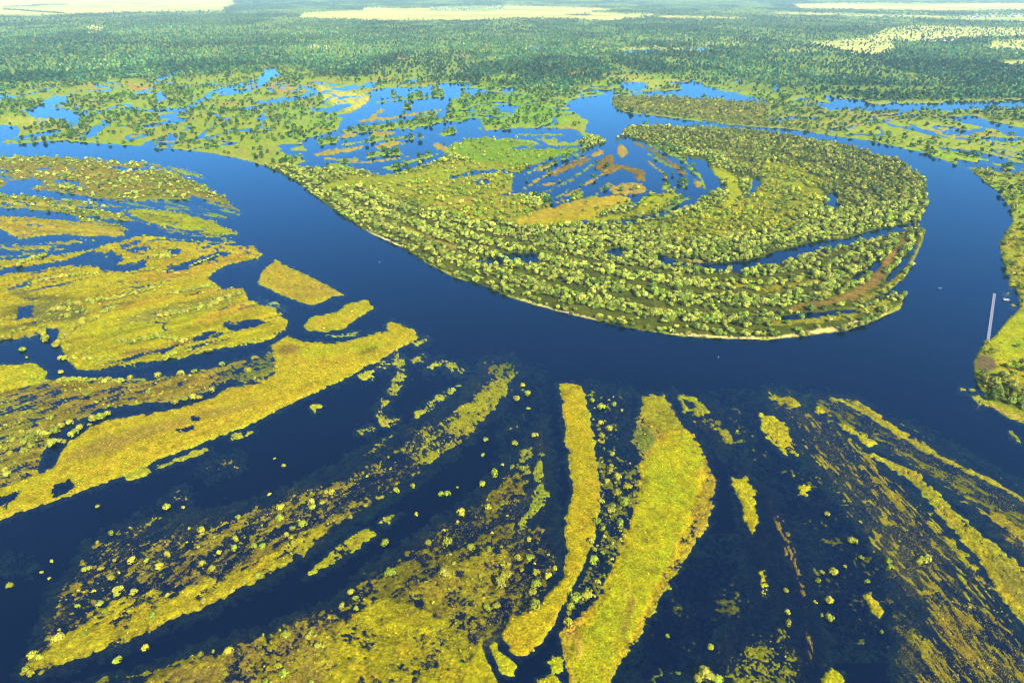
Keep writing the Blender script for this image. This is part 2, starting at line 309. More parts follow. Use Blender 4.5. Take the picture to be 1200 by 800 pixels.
# inner lagoon of the peninsula
water([(600, 208), (618, 196), (640, 188), (680, 176), (712, 166), (735, 160), (760, 168), (790, 180), (830, 190), (838, 205), (850, 220), (822, 232), (820, 238), (790, 248), (775, 256), (770, 250), (800, 236), (790, 222),
       (760, 230), (742, 244), (738, 232), (720, 228), (680, 232), (655, 240), (648, 246), (640, 228), (600, 226)], soft=2, rough=1.6)
for P in [band([(790, 308), (835, 313), (870, 313), (905, 304), (930, 297), (958, 289), (992, 284), (1016, 277), (1045, 270), (1082, 262)], [6, 9, 12, 13, 14, 14, 9, 12, 12, 12]), band([(768, 303), (792, 309)], 10), band([(710, 297), (730, 297)], 10),
          band([(594, 303), (632, 302)], 12), band([(585, 299), (612, 305)], 8), band([(876, 232), (886, 220), (888, 208)], 8), band([(970, 228), (980, 238)], 12), band([(965, 240), (988, 242)], 7), band([(700, 261), (740, 260), (770, 252)], 4),
          band([(660, 264), (690, 260)], 5), band([(1038, 330), (1056, 312), (1074, 286)], [6, 8, 5]), band([(1018, 318), (1032, 306)], 11), band([(900, 374), (930, 371.5), (957, 368.5), (1003, 364)], [6, 7, 6, 5]), band([(870, 375), (900, 374)], 4),
          band([(556, 303), (594, 308)], 6), band([(998, 328), (1014, 320)], 6)]:
    water(P, soft=1.6, rough=.9)
# sedge islets in the lagoons
ISL = [(band([(398, 160), (420, 157)], 4), TAN), (band([(432, 160), (462, 156)], 5), TAN), (band([(372, 167), (398, 164)], 6), GREEN), (band([(370, 181), (400, 177), (428, 172)], [5, 6, 4]), TAN), (band([(440, 172), (475, 167)], 6), TAN),
       (band([(430, 184), (452, 178), (472, 181)], [5, 7, 5]), GREEN), (band([(507, 169), (525, 177)], 6), TAN), (band([(512, 158), (535, 153)], 6), GREEN), (band([(472, 127), (482, 122)], 7), GREEN), (band([(478, 115), (495, 111)], 8), GREEN),
       (band([(458, 112), (464, 108)], 5), GREEN), (band([(440, 132), (450, 129)], 4), TAN), (band([(432, 138), (444, 136)], 4), TAN), (band([(376, 198), (420, 186)], 3), PALE), (band([(450, 197), (480, 190)], 3), GREEN),
       (band([(402, 154), (440, 150), (485, 146), (524, 140)], [6, 7, 8, 7]), GREEN), (band([(484, 143), (500, 137), (512, 132)], 5), GREEN), (band([(505, 112), (518, 104)], 9), GREEN), (band([(318, 101), (330, 106)], 6), TAN),
       (band([(645, 205), (672, 193), (692, 186)], [4, 10, 5]), BROWN), (band([(625, 200), (648, 192)], 4), TAN), ([(696, 196), (712, 180), (718, 182), (720, 192), (740, 195), (756, 202), (756, 212), (745, 212), (745, 205), (728, 198), (716, 204), (710, 206)], BROWN),
       (band([(726, 170), (732, 184)], 11), TAN), (band([(693, 183), (708, 176)], 6), TAN), (band([(630, 216), (652, 216)], 4), TAN), ([(712, 220), (730, 214), (752, 216), (760, 222), (750, 228), (720, 228)], TAN), (band([(785, 192), (806, 205)], 5), BROWN), (band([(760, 180), (790, 198)], 2), PALE),
       (band([(812, 212), (824, 220)], 6), TAN), (band([(775, 172), (800, 178)], 4), GREEN), (band([(778, 248), (800, 234), (815, 232)], 3), PALE), (band([(640, 240), (668, 222)], 1.6), PALE), (band([(620, 214), (642, 205)], 1.6), PALE), (band([(668, 232), (684, 226)], 6), GREEN), (band([(776, 222), (784, 214)], 6), GREEN), (band([(800, 220), (804, 212)], 6), GREEN),
       (band([(612, 222), (640, 205), (690, 182)], 2.6), TAN), (band([(628, 231), (668, 211), (702, 188)], 2.4), PALE), (band([(652, 237), (690, 214), (713, 199)], 2.6), TAN), (band([(742, 166), (770, 180), (796, 197)], 2.6), BROWN),
       (band([(758, 170), (800, 186), (816, 204)], 2.8), GREEN), (band([(684, 236), (702, 226), (716, 213)], 2.6), PALE), (band([(760, 190), (775, 200), (782, 212)], 2.2), TAN), (band([(806, 196), (820, 206), (826, 222)], 3), GREEN), (band([(616, 204), (650, 190), (688, 177)], 2), GREEN),
       (band([(400, 170), (440, 164), (500, 160)], 2.6), GREEN), (band([(380, 186), (430, 190), (480, 184)], 2.4), TAN), (band([(440, 120), (470, 116), (520, 112)], 2.2), GREEN), (band([(420, 142), (460, 138), (520, 128)], 2.6), TAN), (band([(455, 200), (490, 186), (515, 180)], 2.6), GREEN), (band([(604, 158), (660, 158)], 1.4), PALE), (band([(790, 300), (812, 306), (838, 308)], 3), TAN), (band([(965, 280), (990, 277)], 3), TAN)]
O_SED = owner('sedge_islet', 'tan sedge islets in the lagoons behind the bend', 'islet')
for P, c in ISL:
    land(P, c, O_SED, soft=1.6, rough=1.2, t=.006 if c is GREEN else .0006, tt=1, k=.01, c2=tuple(.8 * a for a in c))

# ================================================================== left floodplain
O_LA = owner('left_ridge', 'bushy wooded ridge ending in a point on the left bank', 'island')
O_LB = owner('left_strip', 'narrow bushy strip below the left wooded ridge', 'island')
O_LC = owner('left_meadow', 'yellow meadow strip tapering to a point left of the river', 'island')
O_LD = owner('left_plain', 'broad yellow flooded meadow at the left edge', 'meadow')
O_LM = owner('sedge_marsh', 'speckled brown sedge marsh with round willow bushes at left', 'marsh')
O_LL = owner('yellow_islet', 'small lime-yellow islet at the left edge', 'island')
O_LN = owner('long_spit', 'long golden spit pointing right into the river', 'spit')
A = ((0, 190), (280, 250))
# wooded ridge A: marshy water between ragged clumps, then the ridge lines
land([(-430, 190), (0, 184), (62, 184), (100, 186), (160, 190), (185, 193), (215, 208), (240, 220), (262, 232), (283, 249), (262, 244), (228, 230), (190, 234), (140, 236), (75, 226), (0, 220), (-430, 226)],
     (.14, .125, .02), O_LA, soft=2, rough=1.2, dens=.62, wl=16, along=A, stretch=5, t=.0085, tt=0, b=.006, c2=(.19, .12, .03))
land(band([(-400, 192), (0, 190), (60, 190), (120, 192), (170, 196)], 9), (.15, .13, .02), O_LA, soft=2, t=.012, tt=0, b=.006)
land(band([(160, 202), (205, 212), (235, 222), (258, 232), (281, 248)], [10, 12, 9, 6, 2]), (.12, .11, .02), O_LA, soft=2, t=.016, tt=0, b=.004)
land(band([(150, 222), (190, 228), (222, 233)], [6, 8, 5]), (.13, .12, .02), O_LA, soft=2, t=.013, tt=0)
land(band([(60, 219), (90, 222), (130, 228), (185, 232)], 5), (.13, .12, .02), O_LA, soft=2, t=.013, tt=0)
land(band([(196, 196), (218, 202), (240, 209)], [3, 4, 1.5]), PALE, O_LA, soft=2, b=.012, k=.02)
water(band([(122, 195), (140, 197), (160, 200)], [2, 3, 3]), rough=.6)
for P in [[(0, 222), (12, 212), (40, 209), (52, 214), (36, 222), (70, 226), (0, 224)], band([(64, 213), (84, 214)], 4)]:
    water(P, soft=2, rough=1.5, depth=-.35, shallow=PALE)
land([(140, 236), (195, 234), (225, 240), (250, 238), (282, 252), (262, 256), (220, 248), (150, 243)], (.10, .15, .075), O_LA, soft=2, dens=.40, wl=10, along=A, stretch=6, k=.012)
# strips B and C
land(band([(-400, 232), (0, 232), (60, 236), (110, 240), (150, 243)], [7, 7, 7, 6, 2]), (.15, .14, .02), O_LB, soft=2, t=.010, tt=0, b=.010)
land(band([(-400, 240), (0, 241), (60, 245), (110, 250), (150, 256), (175, 263)], [5, 5, 6, 7, 8, 4]), (.15, .14, .02), O_LB, soft=2, t=.009, tt=0, b=.010)
land(band([(0, 237), (50, 240), (100, 245)], 3), (.26, .2, .03), O_LB, soft=2)
land(band([(90, 256), (125, 263), (150, 270)], 4), (.14, .13, .02), O_LB, soft=2, t=.006, tt=0, b=.012)
land([(142, 246), (170, 245), (200, 248), (232, 254), (262, 266), (278, 274), (245, 276), (220, 270), (190, 264), (160, 256)], (.22, .21, .008), O_LC, soft=2.2, rough=.8, b=.001, c2=(.17, .19, .01))
land(band([(180, 247), (215, 251), (250, 261), (277, 274)], 2.4), (.15, .16, .03), O_LC, soft=2, b=.018)
land(band([(185, 267), (225, 275), (262, 278), (276, 284)], 3), (.12, .14, .04), O_LC, soft=2, dens=.55, b=.016)
land(band([(180, 278), (210, 283), (262, 285), (276, 284)], 3), (.12, .14, .05), O_LC, soft=2, dens=.55, b=.014)
# broad plain D..S
land([(-430, 256), (0, 254), (50, 255), (107, 262), (140, 269), (148, 276), (107, 277), (75, 275), (50, 276), (25, 281), (0, 268), (-430, 270)], (.25, .185, .02), O_LD, soft=2.2, rough=1, b=.0008, c2=(.21, .165, .03), along=((0, 262), (140, 272)))
land(band([(-400, 291), (0, 290), (40, 290), (75, 285), (110, 281)], [8, 8, 6, 5, 3]), (.19, .17, .025), O_LD, soft=2, rough=1.4, dens=.62, along=((0, 291), (110, 281)), b=.002, k=.01)
land(band([(0, 301), (40, 297), (80, 290)], 3.4), (.16, .15, .03), O_LD, soft=2, dens=.58, b=.006, k=.01)
land([(-430, 306), (0, 305), (50, 302), (100, 294), (140, 282), (162, 275.5), (212, 282), (262, 287), (297, 289), (306, 298), (300, 308), (266, 310), (250, 320), (243, 326), (262, 338), (286, 334), (292, 352), (325, 364), (338, 377), (332, 388),
      (315, 398), (285, 404), (240, 412), (205, 421), (170, 427), (125, 434), (92, 433), (82, 424), (72, 407), (66, 384), (30, 395), (17, 397), (0, 400), (-430, 405), (-430, 312), (0, 312)],
     YEL, O_LD, soft=2.6, rough=1.3, b=.0007, c2=(.225, .20, .006), cwl=22, along=((0, 390), (280, 330)), stretch=5)
# olive and gold streaks over the plain
for P, c in [(band([(10, 345), (60, 352), (120, 350)], 8), OLIVE), (band([(0, 365), (60, 362)], 10), OLIVE), (band([(110, 395), (180, 380), (250, 362), (280, 352)], 10), (.2, .2, .006)), (band([(150, 330), (210, 322), (260, 308), (296, 296)], 9), GOLD),
             (band([(230, 378), (280, 360), (300, 366)], 10), GOLD), (band([(140, 415), (190, 410), (225, 396)], 5), BROWN), (band([(190, 310), (250, 292), (290, 292)], 4), GOLD), (band([(100, 372), (180, 352), (260, 340)], 5), GOLD),
             (band([(0, 390), (40, 382), (60, 372)], 8), OLIVE), (band([(70, 330), (130, 335), (190, 330)], 6), (.26, .21, .008))]:
    land(P, c, O_LD, soft=5, rough=3, b=.0006, lift=False)
land([(20, 358), (60, 352), (100, 358), (106, 372), (80, 380), (60, 378), (20, 370)], (.12, .11, .03), O_LD, soft=3, dens=.47, wl=8, b=.014, k=.01)
land([(138, 376), (180, 362), (260, 346), (282, 345), (270, 356), (210, 370), (160, 380)], (.16, .14, .03), O_LD, soft=3, dens=.6, wl=8, along=((138, 376), (280, 345)), b=.010, k=.006)
for P in [[(-430, 318), (0, 315), (62, 308), (100, 297), (130, 295), (142, 300), (138, 310), (160, 308), (172, 304), (170, 312), (160, 318), (120, 318), (112, 311), (82, 311), (37, 318), (0, 322), (-430, 326)], band([(147, 295), (160, 292), (175, 290)], [4, 6, 4]),
          band([(140, 289), (152, 286), (164, 284)], 3), [(190, 316), (220, 307), (250, 296), (270, 292.5), (265, 299), (225, 312), (200, 319)], band([(198, 296), (212, 293)], 4), band([(232, 290), (262, 291)], 1.6),
          [(20, 362), (38, 357), (42, 362), (38, 370), (20, 374)], band([(57, 384), (60, 395), (66, 408)], 6), [(262, 379), (280, 376), (300, 374), (310, 378), (300, 384), (268, 388)], band([(235, 390), (255, 394)], 4),
          band([(120, 434), (160, 426), (205, 421)], 3), band([(150, 402), (165, 404)], 3), band([(228, 398), (250, 392), (262, 390)], 5)]:
    water(P, soft=2, rough=2.4)
land(band([(95, 308), (125, 302), (130, 310)], 3), PALE, O_LD, soft=2, dens=.45, wl=6)
water([(244, 326), (266, 312), (300, 302), (300, 352), (288, 338), (262, 337)], soft=2, rough=.8, depth=-.30, shallow=(.075, .10, .03))
water([(280, 330), (302, 306), (308, 350), (292, 350)], soft=3, rough=.8)
# marsh south of channel K
land([(-430, 470), (0, 452), (25, 456), (50, 449), (70, 445), (95, 447), (150, 448), (187, 443), (225, 437), (262, 427), (300, 418), (320, 412), (322, 437), (300, 446), (268, 447), (240, 459), (200, 470), (150, 474), (118, 478), (100, 488), (60, 508), (50, 530), (40, 560), (0, 572), (-430, 600)],
     (.20, .145, .022), O_LM, soft=3, rough=1.6, dens=.56, wl=7, along=((0, 510), (280, 430)), stretch=3, b=.0026, k=.02, c2=(.13, .10, .02))
land([(0, 462), (50, 480), (48, 520), (20, 560), (-100, 580), (-100, 470)], (.16, .14, .03), O_LM, soft=3, dens=.47, wl=8, along=((0, 510), (100, 480)), b=.0050, k=.02)
land([(250, 436), (320, 414), (322, 436), (280, 446)], (.09, .10, .03), O_LM, soft=3, dens=.42, wl=6, k=.012)
land([(-430, 430), (0, 428), (42, 425), (55, 437), (50, 447), (25, 455), (0, 458), (-430, 470)], (.22, .22, .008), O_LL, soft=2.5, rough=1, c2=(.27, .21, .008), b=.0004)
land(band([(48, 447), (72, 448), (100, 447), (140, 446), (175, 444)], 3), (.15, .14, .03), O_LM, soft=2, b=.016)
# the long golden spit
SPIT = [(-430, 800), (0, 609), (60, 588), (90, 577), (150, 556), (180, 541), (212, 528), (250, 513), (300, 494), (350, 468), (400, 446), (450, 418), (491, 395), (485, 387), (460, 377), (452, 382), (457, 389), (440, 391), (405, 401), (385, 402),
        (352, 399), (337, 394), (318, 404), (322, 418), (322, 438), (300, 451), (270, 453), (250, 466), (212, 478), (175, 485), (130, 491), (107, 501), (82, 516), (72, 531), (60, 549), (26, 562), (0, 571), (-430, 720)]
land(SPIT, (.265, .190, .010), O_LN, soft=2.4, rough=1.1, c2=(.235, .195, .006), cwl=14, along=((60, 560), (480, 395)), stretch=4, b=.0002, k=.003)
for P, c in [(band([(330, 412), (400, 412), (450, 402)], 7), (.2, .19, .006)), (band([(325, 412), (352, 408)], 9), BROWN), (band([(400, 420), (425, 414), (442, 408)], 4), OLIVE), (band([(130, 525), (160, 512), (190, 502)], 4), OLIVE), (band([(100, 560), (200, 520), (300, 478)], 8), (.29, .2, .012))]:
    land(P, c, O_LN, soft=4, rough=3, lift=False, k=.004)
for P in [[(60, 574), (66, 564), (80, 560), (88, 567), (78, 577), (66, 579)], [(-30, 585), (0, 580), (24, 576), (26, 582), (10, 592), (-30, 600)]]:
    water(P, soft=2, rough=4)
water([(204, 504), (212, 500), (226, 499), (230, 505), (218, 507)], soft=2, rough=3); water(band([(222, 490), (234, 490)], 5), soft=2, rough=3)
land([(70, 545), (110, 515), (200, 492), (300, 470), (300, 478), (200, 505), (120, 535)], (.20, .14, .03), O_LN, soft=5, rough=3, lift=False, k=.012)

def ridges(owners, along, stretch, seed, box):
    W = (slice(*np.searchsorted(rows, [box[1], box[3]])), slice(*np.searchsorted(cols, [box[0], box[2]])))
    m = np.isin(own[W], owners) & (lev[W] > .1)
    (ax, ay), (bx, by) = along; gx, gy = ground([ax, bx], [ay, by]); a = math.atan2(gy[1] - gy[0], gx[1] - gx[0])
    x = (WX[W] * math.cos(a) + WY[W] * math.sin(a)) / stretch; y = -WX[W] * math.sin(a) + WY[W] * math.cos(a)
    n1 = fbm(x, y, 13, seed, 3); n2 = fbm(x, y, 20, seed + 9, 3); n3 = fbm(x, y, 7, seed + 19, 2)
    bden[W] = np.where(m & (n1 > .60), .022, bden[W])
    cc = col[W]; k_ = (np.clip((n3 - .5) * 5, 0, 1) * m)[..., None]; col[W] = cc * (1 - .34 * k_ * np.array([.7, .8, .6]))
    k2 = (np.clip((.45 - n1) * 8, 0, 1) * m)[..., None]; col[W] = col[W] * (1 + k2 * np.array([.12, .14, 0]))
    ch = m & (np.abs(n2 - .53) < .013); lev[W] = np.where(ch, -.35, lev[W]); bden[W] = np.where(ch, .004, bden[W])
ridges([O_LD], ((0, 392), (280, 330)), 6, 300, (-60, 305, 345, 436))
ridges([O_LD, O_LC, O_LB], ((0, 262), (240, 282)), 7, 330, (-60, 244, 310, 306))
ridges([O_LM], ((0, 510), (280, 430)), 5, 360, (-60, 440, 330, 575))
# ================================================================== islets
def islet(poly, c, label, name='island', cat='island', **kw):
    p_ = np.asarray(poly)
    if np.ptp(p_[:, 0]) < 60 and np.ptp(p_[:, 1]) < 60: kw['rough'] = max(kw.get('rough', 1.6), 2.6)
    land(poly, c, owner(name, label, cat), **kw)
islet([(322, 304), (350, 318), (405, 345), (382, 351), (367, 359), (337, 349), (302, 332), (306, 320)], (.255, .19, .010), 'wedge-shaped golden island in the channel at left of the river', soft=2.2, rough=.9, c2=(.21, .15, .03), b=.001, k=.003)
islet([(357, 382), (365, 372), (395, 365), (405, 356), (430, 352), (439, 361), (420, 372), (402, 386), (382, 389), (360, 387)], (.20, .20, .006), 'small oval lime island off the tip of the golden spit', soft=2.2, rough=.8, c2=(.25, .19, .01), b=.003)
islet(band([(382, 392), (402, 394), (420, 388)], 4), PALE, 'pale reed patch beside the oval lime island', soft=2, dens=.5, name='reed_bed', cat='reeds')
islet(band([(302, 349), (320, 357), (336, 362)], 6), PALE, 'pale reed patches below the wedge-shaped island', soft=2, dens=.46, wl=5, name='reed_bed', cat='reeds', k=.02)
for P in [band([(147, 561), (176, 551)], 6), band([(182, 549), (210, 539), (247, 525)], [4, 4.5, 6])]:
    islet(P, (.22, .19, .02), 'thin yellow grass sliver along the lower edge of the golden spit', soft=2, rough=1.2, c2=(.17, .15, .02), k=.03, name='grass_sliver')
islet(band([(273, 515), (300, 504)], 5), (.22, .19, .02), 'short grass sliver below the middle of the golden spit', soft=2, rough=1.2, k=.03, name='grass_sliver')
islet([(419, 440), (428, 434), (438, 435), (434, 442), (424, 445)], (.22, .20, .02), 'lone tuft islet under the golden spit', soft=2, rough=1.5, k=.04, name='tuft_islet', cat='islet')
islet(band([(366, 479), (377, 475)], 5), (.22, .20, .02), 'tiny lone tuft islet far below the golden spit', soft=2, rough=1.2, k=.04, name='tuft_islet', cat='islet')
O_TUF = owner('tussock_bank', 'broken chain of yellow tussocks in dark water right of the golden spit', 'tussocks')
for P in [band([(464, 413), (472, 428), (468, 444), (462, 456), (452, 470), (446, 484), (450, 495), (467, 491)], 9), band([(499, 436), (510, 425), (520, 421)], 8), band([(522, 426), (534, 433), (546, 434)], 9), band([(480, 424), (500, 418)], 4), band([(488, 402), (500, 399)], 4),
          band([(420, 506), (440, 500)], 7), band([(486, 488), (510, 470), (540, 452)], 6), band([(440, 432), (465, 420)], 5), band([(430, 535), (445, 522), (462, 508)], 5)]:
    land(P, (.2, .19, .03), O_TUF, soft=3, rough=2.4, dens=.52, wl=4.5, k=.05)
def murk(poly, c, o, base=-.30, soft=10, rough=4, **kw):
    land(poly, c, o, soft=soft, rough=rough, base=base, **kw)
# strip T, the long diagonal marsh island
O_T = owner('marsh_strip', 'long diagonal marsh strip dotted with round bushes at lower left', 'marsh')
TT = ((60, 770), (590, 450))
murk([(20, 792), (75, 780), (160, 750), (270, 698), (360, 650), (452, 588), (525, 536), (580, 482), (606, 436), (596, 420), (565, 425), (530, 470), (470, 505), (370, 560), (280, 592), (150, 615), (100, 640), (60, 700), (40, 760)], (.16, .14, .014), O_T, rt=.52, along=TT, wl=6, stretch=3)
land([(26, 789), (75, 777), (112, 763), (157, 747), (195, 730), (244, 711), (270, 692), (319, 673), (356, 647), (386, 621), (450, 583), (480, 557), (525, 531), (555, 503), (577, 480), (596, 455), (606, 432), (598, 424), (575, 424), (572, 447), (540, 477), (512, 497), (487, 507), (472, 525),
      (450, 537), (375, 571), (326, 582), (281, 605), (225, 624), (169, 636), (112, 637), (90, 665), (71, 695), (62, 732), (49, 755), (32, 774)], (.165, .13, .018), O_T, soft=4, rough=2.5, dens=.455, wl=5, along=TT, stretch=2.0, b=.0030, k=.022, c2=(.10, .075, .025))
land([(470, 527), (486, 508), (512, 498), (540, 478), (572, 448), (604, 430), (596, 455), (577, 480), (555, 503), (525, 531), (495, 548)], (.17, .155, .016), O_T, soft=3, rough=1.5, dens=.485, wl=5, along=((0, 0), (100, 18)), stretch=3, k=.06)
land([(570, 422), (600, 424), (608, 434), (600, 446), (580, 440)], MURK, O_T, soft=5, dens=.42, wl=8)
land([(26, 788), (75, 776), (157, 746), (244, 710), (319, 672), (370, 636), (388, 612), (350, 628), (290, 662), (230, 686), (180, 690), (130, 706), (80, 738), (45, 762)], (.26, .20, .008), O_T, soft=6, rough=3.5, dens=.60, wl=5, along=TT, stretch=2.4, b=.0022, k=.02, c2=(.20, .165, .01))
# strip U, the big marsh at the bottom
O_U = owner('marsh_island', 'large olive marsh with yellow core at bottom centre-left', 'marsh')
UU = ((250, 790), (630, 520))
murk([(60, 830), (180, 780), (330, 728), (400, 700), (424, 670), (490, 630), (560, 578), (600, 530), (640, 490), (650, 560), (655, 680), (600, 735), (560, 790), (530, 900), (60, 900)], (.16, .135, .014), O_U, rt=.53, along=UU, wl=6, stretch=3)
land([(-100, 900), (105, 800), (180, 786), (232, 767), (285, 756), (337, 733), (375, 715), (404, 708), (424, 677), (457, 662), (495, 636), (532, 613), (570, 583), (600, 550), (628, 506), (630, 522), (618, 556), (606, 594), (602, 635), (630, 620), (650, 660), (649, 677), (626, 717), (585, 732), (570, 745), (556, 780), (530, 900)],
     (.115, .095, .012), O_U, soft=4, rough=3, dens=.46, wl=5.5, along=UU, stretch=1.8, b=.0034, k=.022, c2=(.075, .065, .012))
land([(330, 810), (385, 765), (402, 722), (440, 702), (480, 708), (520, 724), (548, 742), (556, 770), (540, 900), (330, 900)], (.235, .185, .004), O_U, soft=8, rough=5, dens=.60, wl=5, b=.0006, k=.02, c2=(.13, .115, .008), cwl=7)
land([(470, 690), (560, 650), (600, 640), (590, 700), (560, 740), (520, 722)], (.19, .15, .012), O_U, soft=8, rough=4, dens=.56, wl=4.5, b=.003, k=.02, c2=(.12, .10, .015))
land([(120, 820), (240, 770), (330, 742), (390, 720), (395, 760), (340, 900), (120, 900)], (.2, .16, .012), O_U, soft=6, rough=4, dens=.54, wl=5, b=.003, k=.02, c2=(.13, .09, .03))
islet([(538, 800), (548, 775), (563, 750), (569, 768), (584, 800), (590, 840), (530, 840)], (.25, .195, .004), 'small golden meadow lobe at bottom edge beside the curled channel', soft=3, rough=1.6, c2=(.20, .18, .004), k=.01)
islet([(577, 756), (583, 754), (590, 765), (604, 777), (601, 788), (590, 787), (578, 770)], (.235, .21, .006), 'comma-shaped golden islet inside the curled channel', soft=2.6, rough=1.2, k=.02)
islet([(642, 774), (648, 768), (657, 769), (662, 776), (658, 786), (648, 787)], (.23, .22, .006), 'round golden islet at the foot of the two long strips', soft=2.6, rough=1.2, k=.02)
islet([(630, 796), (645, 790), (660, 798), (660, 850), (630, 850)], (.25, .2, .006), 'golden islet cut by the bottom edge between the strips', soft=2.6, rough=1.2, k=.02)
islet([(358, 677), (372, 660), (386, 649), (410, 630), (432, 619), (442, 626), (420, 641), (395, 657), (375, 668)], (.225, .195, .006), 'short slanting yellow reed island between the two marsh strips', soft=3, rough=2, dens=.62, wl=4, k=.04, c2=(.16, .14, .01))
islet(band([(444, 613), (458, 606), (471, 599)], [8, 5, 3]), (.2, .17, .02), 'small reed tail beyond the slanting reed island', soft=2.5, rough=2, dens=.56, wl=4, k=.04)
islet(band([(634, 528), (630, 560), (636, 580), (618, 604), (604, 636)], [4, 7, 11, 9, 5]), (.15, .17, .02), 'thin green reed ribbon left of the narrow golden strip', soft=3, rough=2, dens=.58, wl=4.5, k=.03, b=.003, name='reed_ribbon', cat='reeds')
# strip W, the narrow golden strip
islet([(655, 450), (664, 449), (683, 452), (689, 480), (695, 512), (702, 549), (704, 594), (694, 640), (678, 676), (667, 696), (651, 726), (632, 756), (611, 770), (596, 763), (589, 742), (599, 722), (624, 714), (645, 692), (661, 676), (665, 642), (663, 605), (672, 575), (666, 537), (662, 500), (658, 468)],
      (.27, .195, .004), 'narrow golden strip running straight down the middle foreground', soft=2.8, rough=1.6, c2=(.215, .17, .006), cwl=8, k=.012, b=.0003, name='golden_strip', cat='island')
# strip X, the broad golden strip
O_X = owner('broad_strip', 'broad lime and gold meadow strip right of centre in the foreground', 'island')
land([(750, 462), (777, 465), (790, 487), (812, 510), (828, 536), (840, 566), (830, 612), (806, 650), (776, 699), (753, 740), (723, 785), (700, 840), (672, 820), (659, 760), (657, 744), (674, 725), (706, 695), (711, 676), (730, 639), (748, 586), (750, 541), (742, 515), (745, 500), (752, 485)],
     (.18, .135, .015), O_X, soft=3, rough=2.5, dens=.60, wl=4, k=.04, c2=(.26, .17, .02), cwl=6)
land([(750, 463), (777, 466), (792, 488), (808, 506), (790, 512), (770, 505), (755, 490)], (.205, .165, .008), O_X, soft=3, rough=1.5, k=.03, c2=(.15, .14, .02), cwl=7)
land([(742, 500), (765, 498), (770, 520), (752, 535), (740, 518)], (.10, .11, .03), O_X, soft=4, dens=.45, wl=4, k=.03, b=.012)
land([(768, 522), (785, 508), (806, 504), (820, 520), (826, 545), (822, 578), (805, 622), (785, 662), (765, 702), (748, 740), (722, 780), (700, 830), (678, 820), (664, 762), (676, 735), (706, 700), (720, 660), (740, 610), (751, 570), (753, 543)],
     (.20, .205, .002), O_X, soft=6, rough=2.2, c2=(.245, .20, .003), cwl=10, k=.006)
for P, c in [(band([(768, 523), (786, 509), (806, 505), (820, 520)], 6), (.28, .2, .006)), (band([(822, 545), (818, 590), (800, 635), (780, 672), (755, 720), (725, 775)], 9), (.28, .20, .006)), (band([(752, 545), (740, 612), (712, 690), (680, 740), (668, 770)], 8), (.275, .2, .004)),
             (band([(742, 700), (735, 725), (728, 748)], 12), (.16, .12, .02)), (band([(800, 542), (806, 548)], 4), TAN), (band([(735, 697), (738, 690)], 5), TAN), (band([(748, 668), (752, 662)], 3), TAN), (band([(672, 740), (680, 758), (676, 770)], 9), (.28, .19, .03))]:
    land(P, c, O_X, soft=4, rough=2.5, lift=False, k=.015)
# bush thicket between W and X
O_WX = owner('thicket_bed', 'bushy flooded thicket between the narrow and the broad golden strips', 'marsh')
land([(700, 532), (748, 540), (746, 585), (728, 638), (710, 676), (700, 700), (668, 724), (664, 712), (682, 680), (698, 640), (707, 594)], (.10, .10, .018), O_WX, soft=4, rough=2, dens=.45, wl=4, b=.016, k=.03)
land([(690, 455), (735, 462), (730, 480), (720, 530), (700, 530), (692, 490)], (.15, .15, .02), O_WX, soft=6, rough=3, dens=.38, wl=4.5, b=.003, k=.012)
land([(590, 440), (625, 440), (640, 560), (600, 560)], (.15, .15, .02), O_TUF, soft=8, rough=3, dens=.30, wl=5, b=.0012, k=.003)
# right foreground
O_MK = owner('reed_bed', 'dim drowned reed streaks under the water in the right foreground', 'reeds')
AA = ((940, 480), (1190, 750))
murk([(895, 460), (930, 462), (960, 484), (1026, 538), (1062, 573), (1100, 610), (1140, 657), (1178, 710), (1215, 780), (1240, 900), (1040, 900), (1050, 760), (1040, 680), (1000, 600), (950, 550), (915, 500)], (.22, .18, .016), O_MK, base=-.16, rt=.60, along=AA, wl=7, stretch=5)
murk([(940, 463), (975, 464), (1060, 500), (1140, 545), (1215, 588), (1300, 650), (1300, 720), (1200, 640), (1120, 585), (1050, 535), (985, 500)], (.21, .18, .018), O_MK, base=-.18, rt=.58, along=((950, 465), (1200, 600)), wl=7, stretch=7)
murk([(1130, 588), (1200, 612), (1300, 690), (1300, 730), (1200, 660)], (.22, .165, .018), O_MK, base=-.16, rt=.58, along=((1141, 594), (1200, 630)), wl=6, stretch=5)
murk([(860, 560), (900, 570), (960, 720), (980, 830), (840, 830), (830, 760), (880, 700)], (.07, .07, .014), O_MK, base=-.42, rt=.44, rk=.4, along=((901, 586), (946, 725)), wl=7, stretch=3)
murk([(790, 460), (835, 464), (850, 500), (870, 530), (850, 535), (815, 505)], (.08, .085, .016), O_MK, base=-.25, soft=7)
islet([(795, 464), (812, 464), (825, 474), (829, 484), (816, 488), (802, 482)], (.17, .165, .012), 'small crescent islet at the top right of the broad strip', soft=3, rough=1, c2=(.12, .13, .02), k=.01)
water([(800, 468), (812, 470), (818, 478), (808, 480)], soft=2, depth=-.3)
islet(band([(815, 493), (834, 493), (846, 505), (862, 528)], [5, 9, 8, 4]), (.15, .13, .02), 'murky reed trail below the crescent islet', soft=3, rough=1.5, dens=.5, wl=5, k=.012, name='reed_bed', cat='reeds')
islet(band([(856, 488), (868, 500), (884, 510)], [5, 12, 9]), (.14, .14, .03), 'murky reed ring right of the crescent islet', soft=3, rough=1.5, dens=.46, wl=5, k=.012, name='reed_bed', cat='reeds')
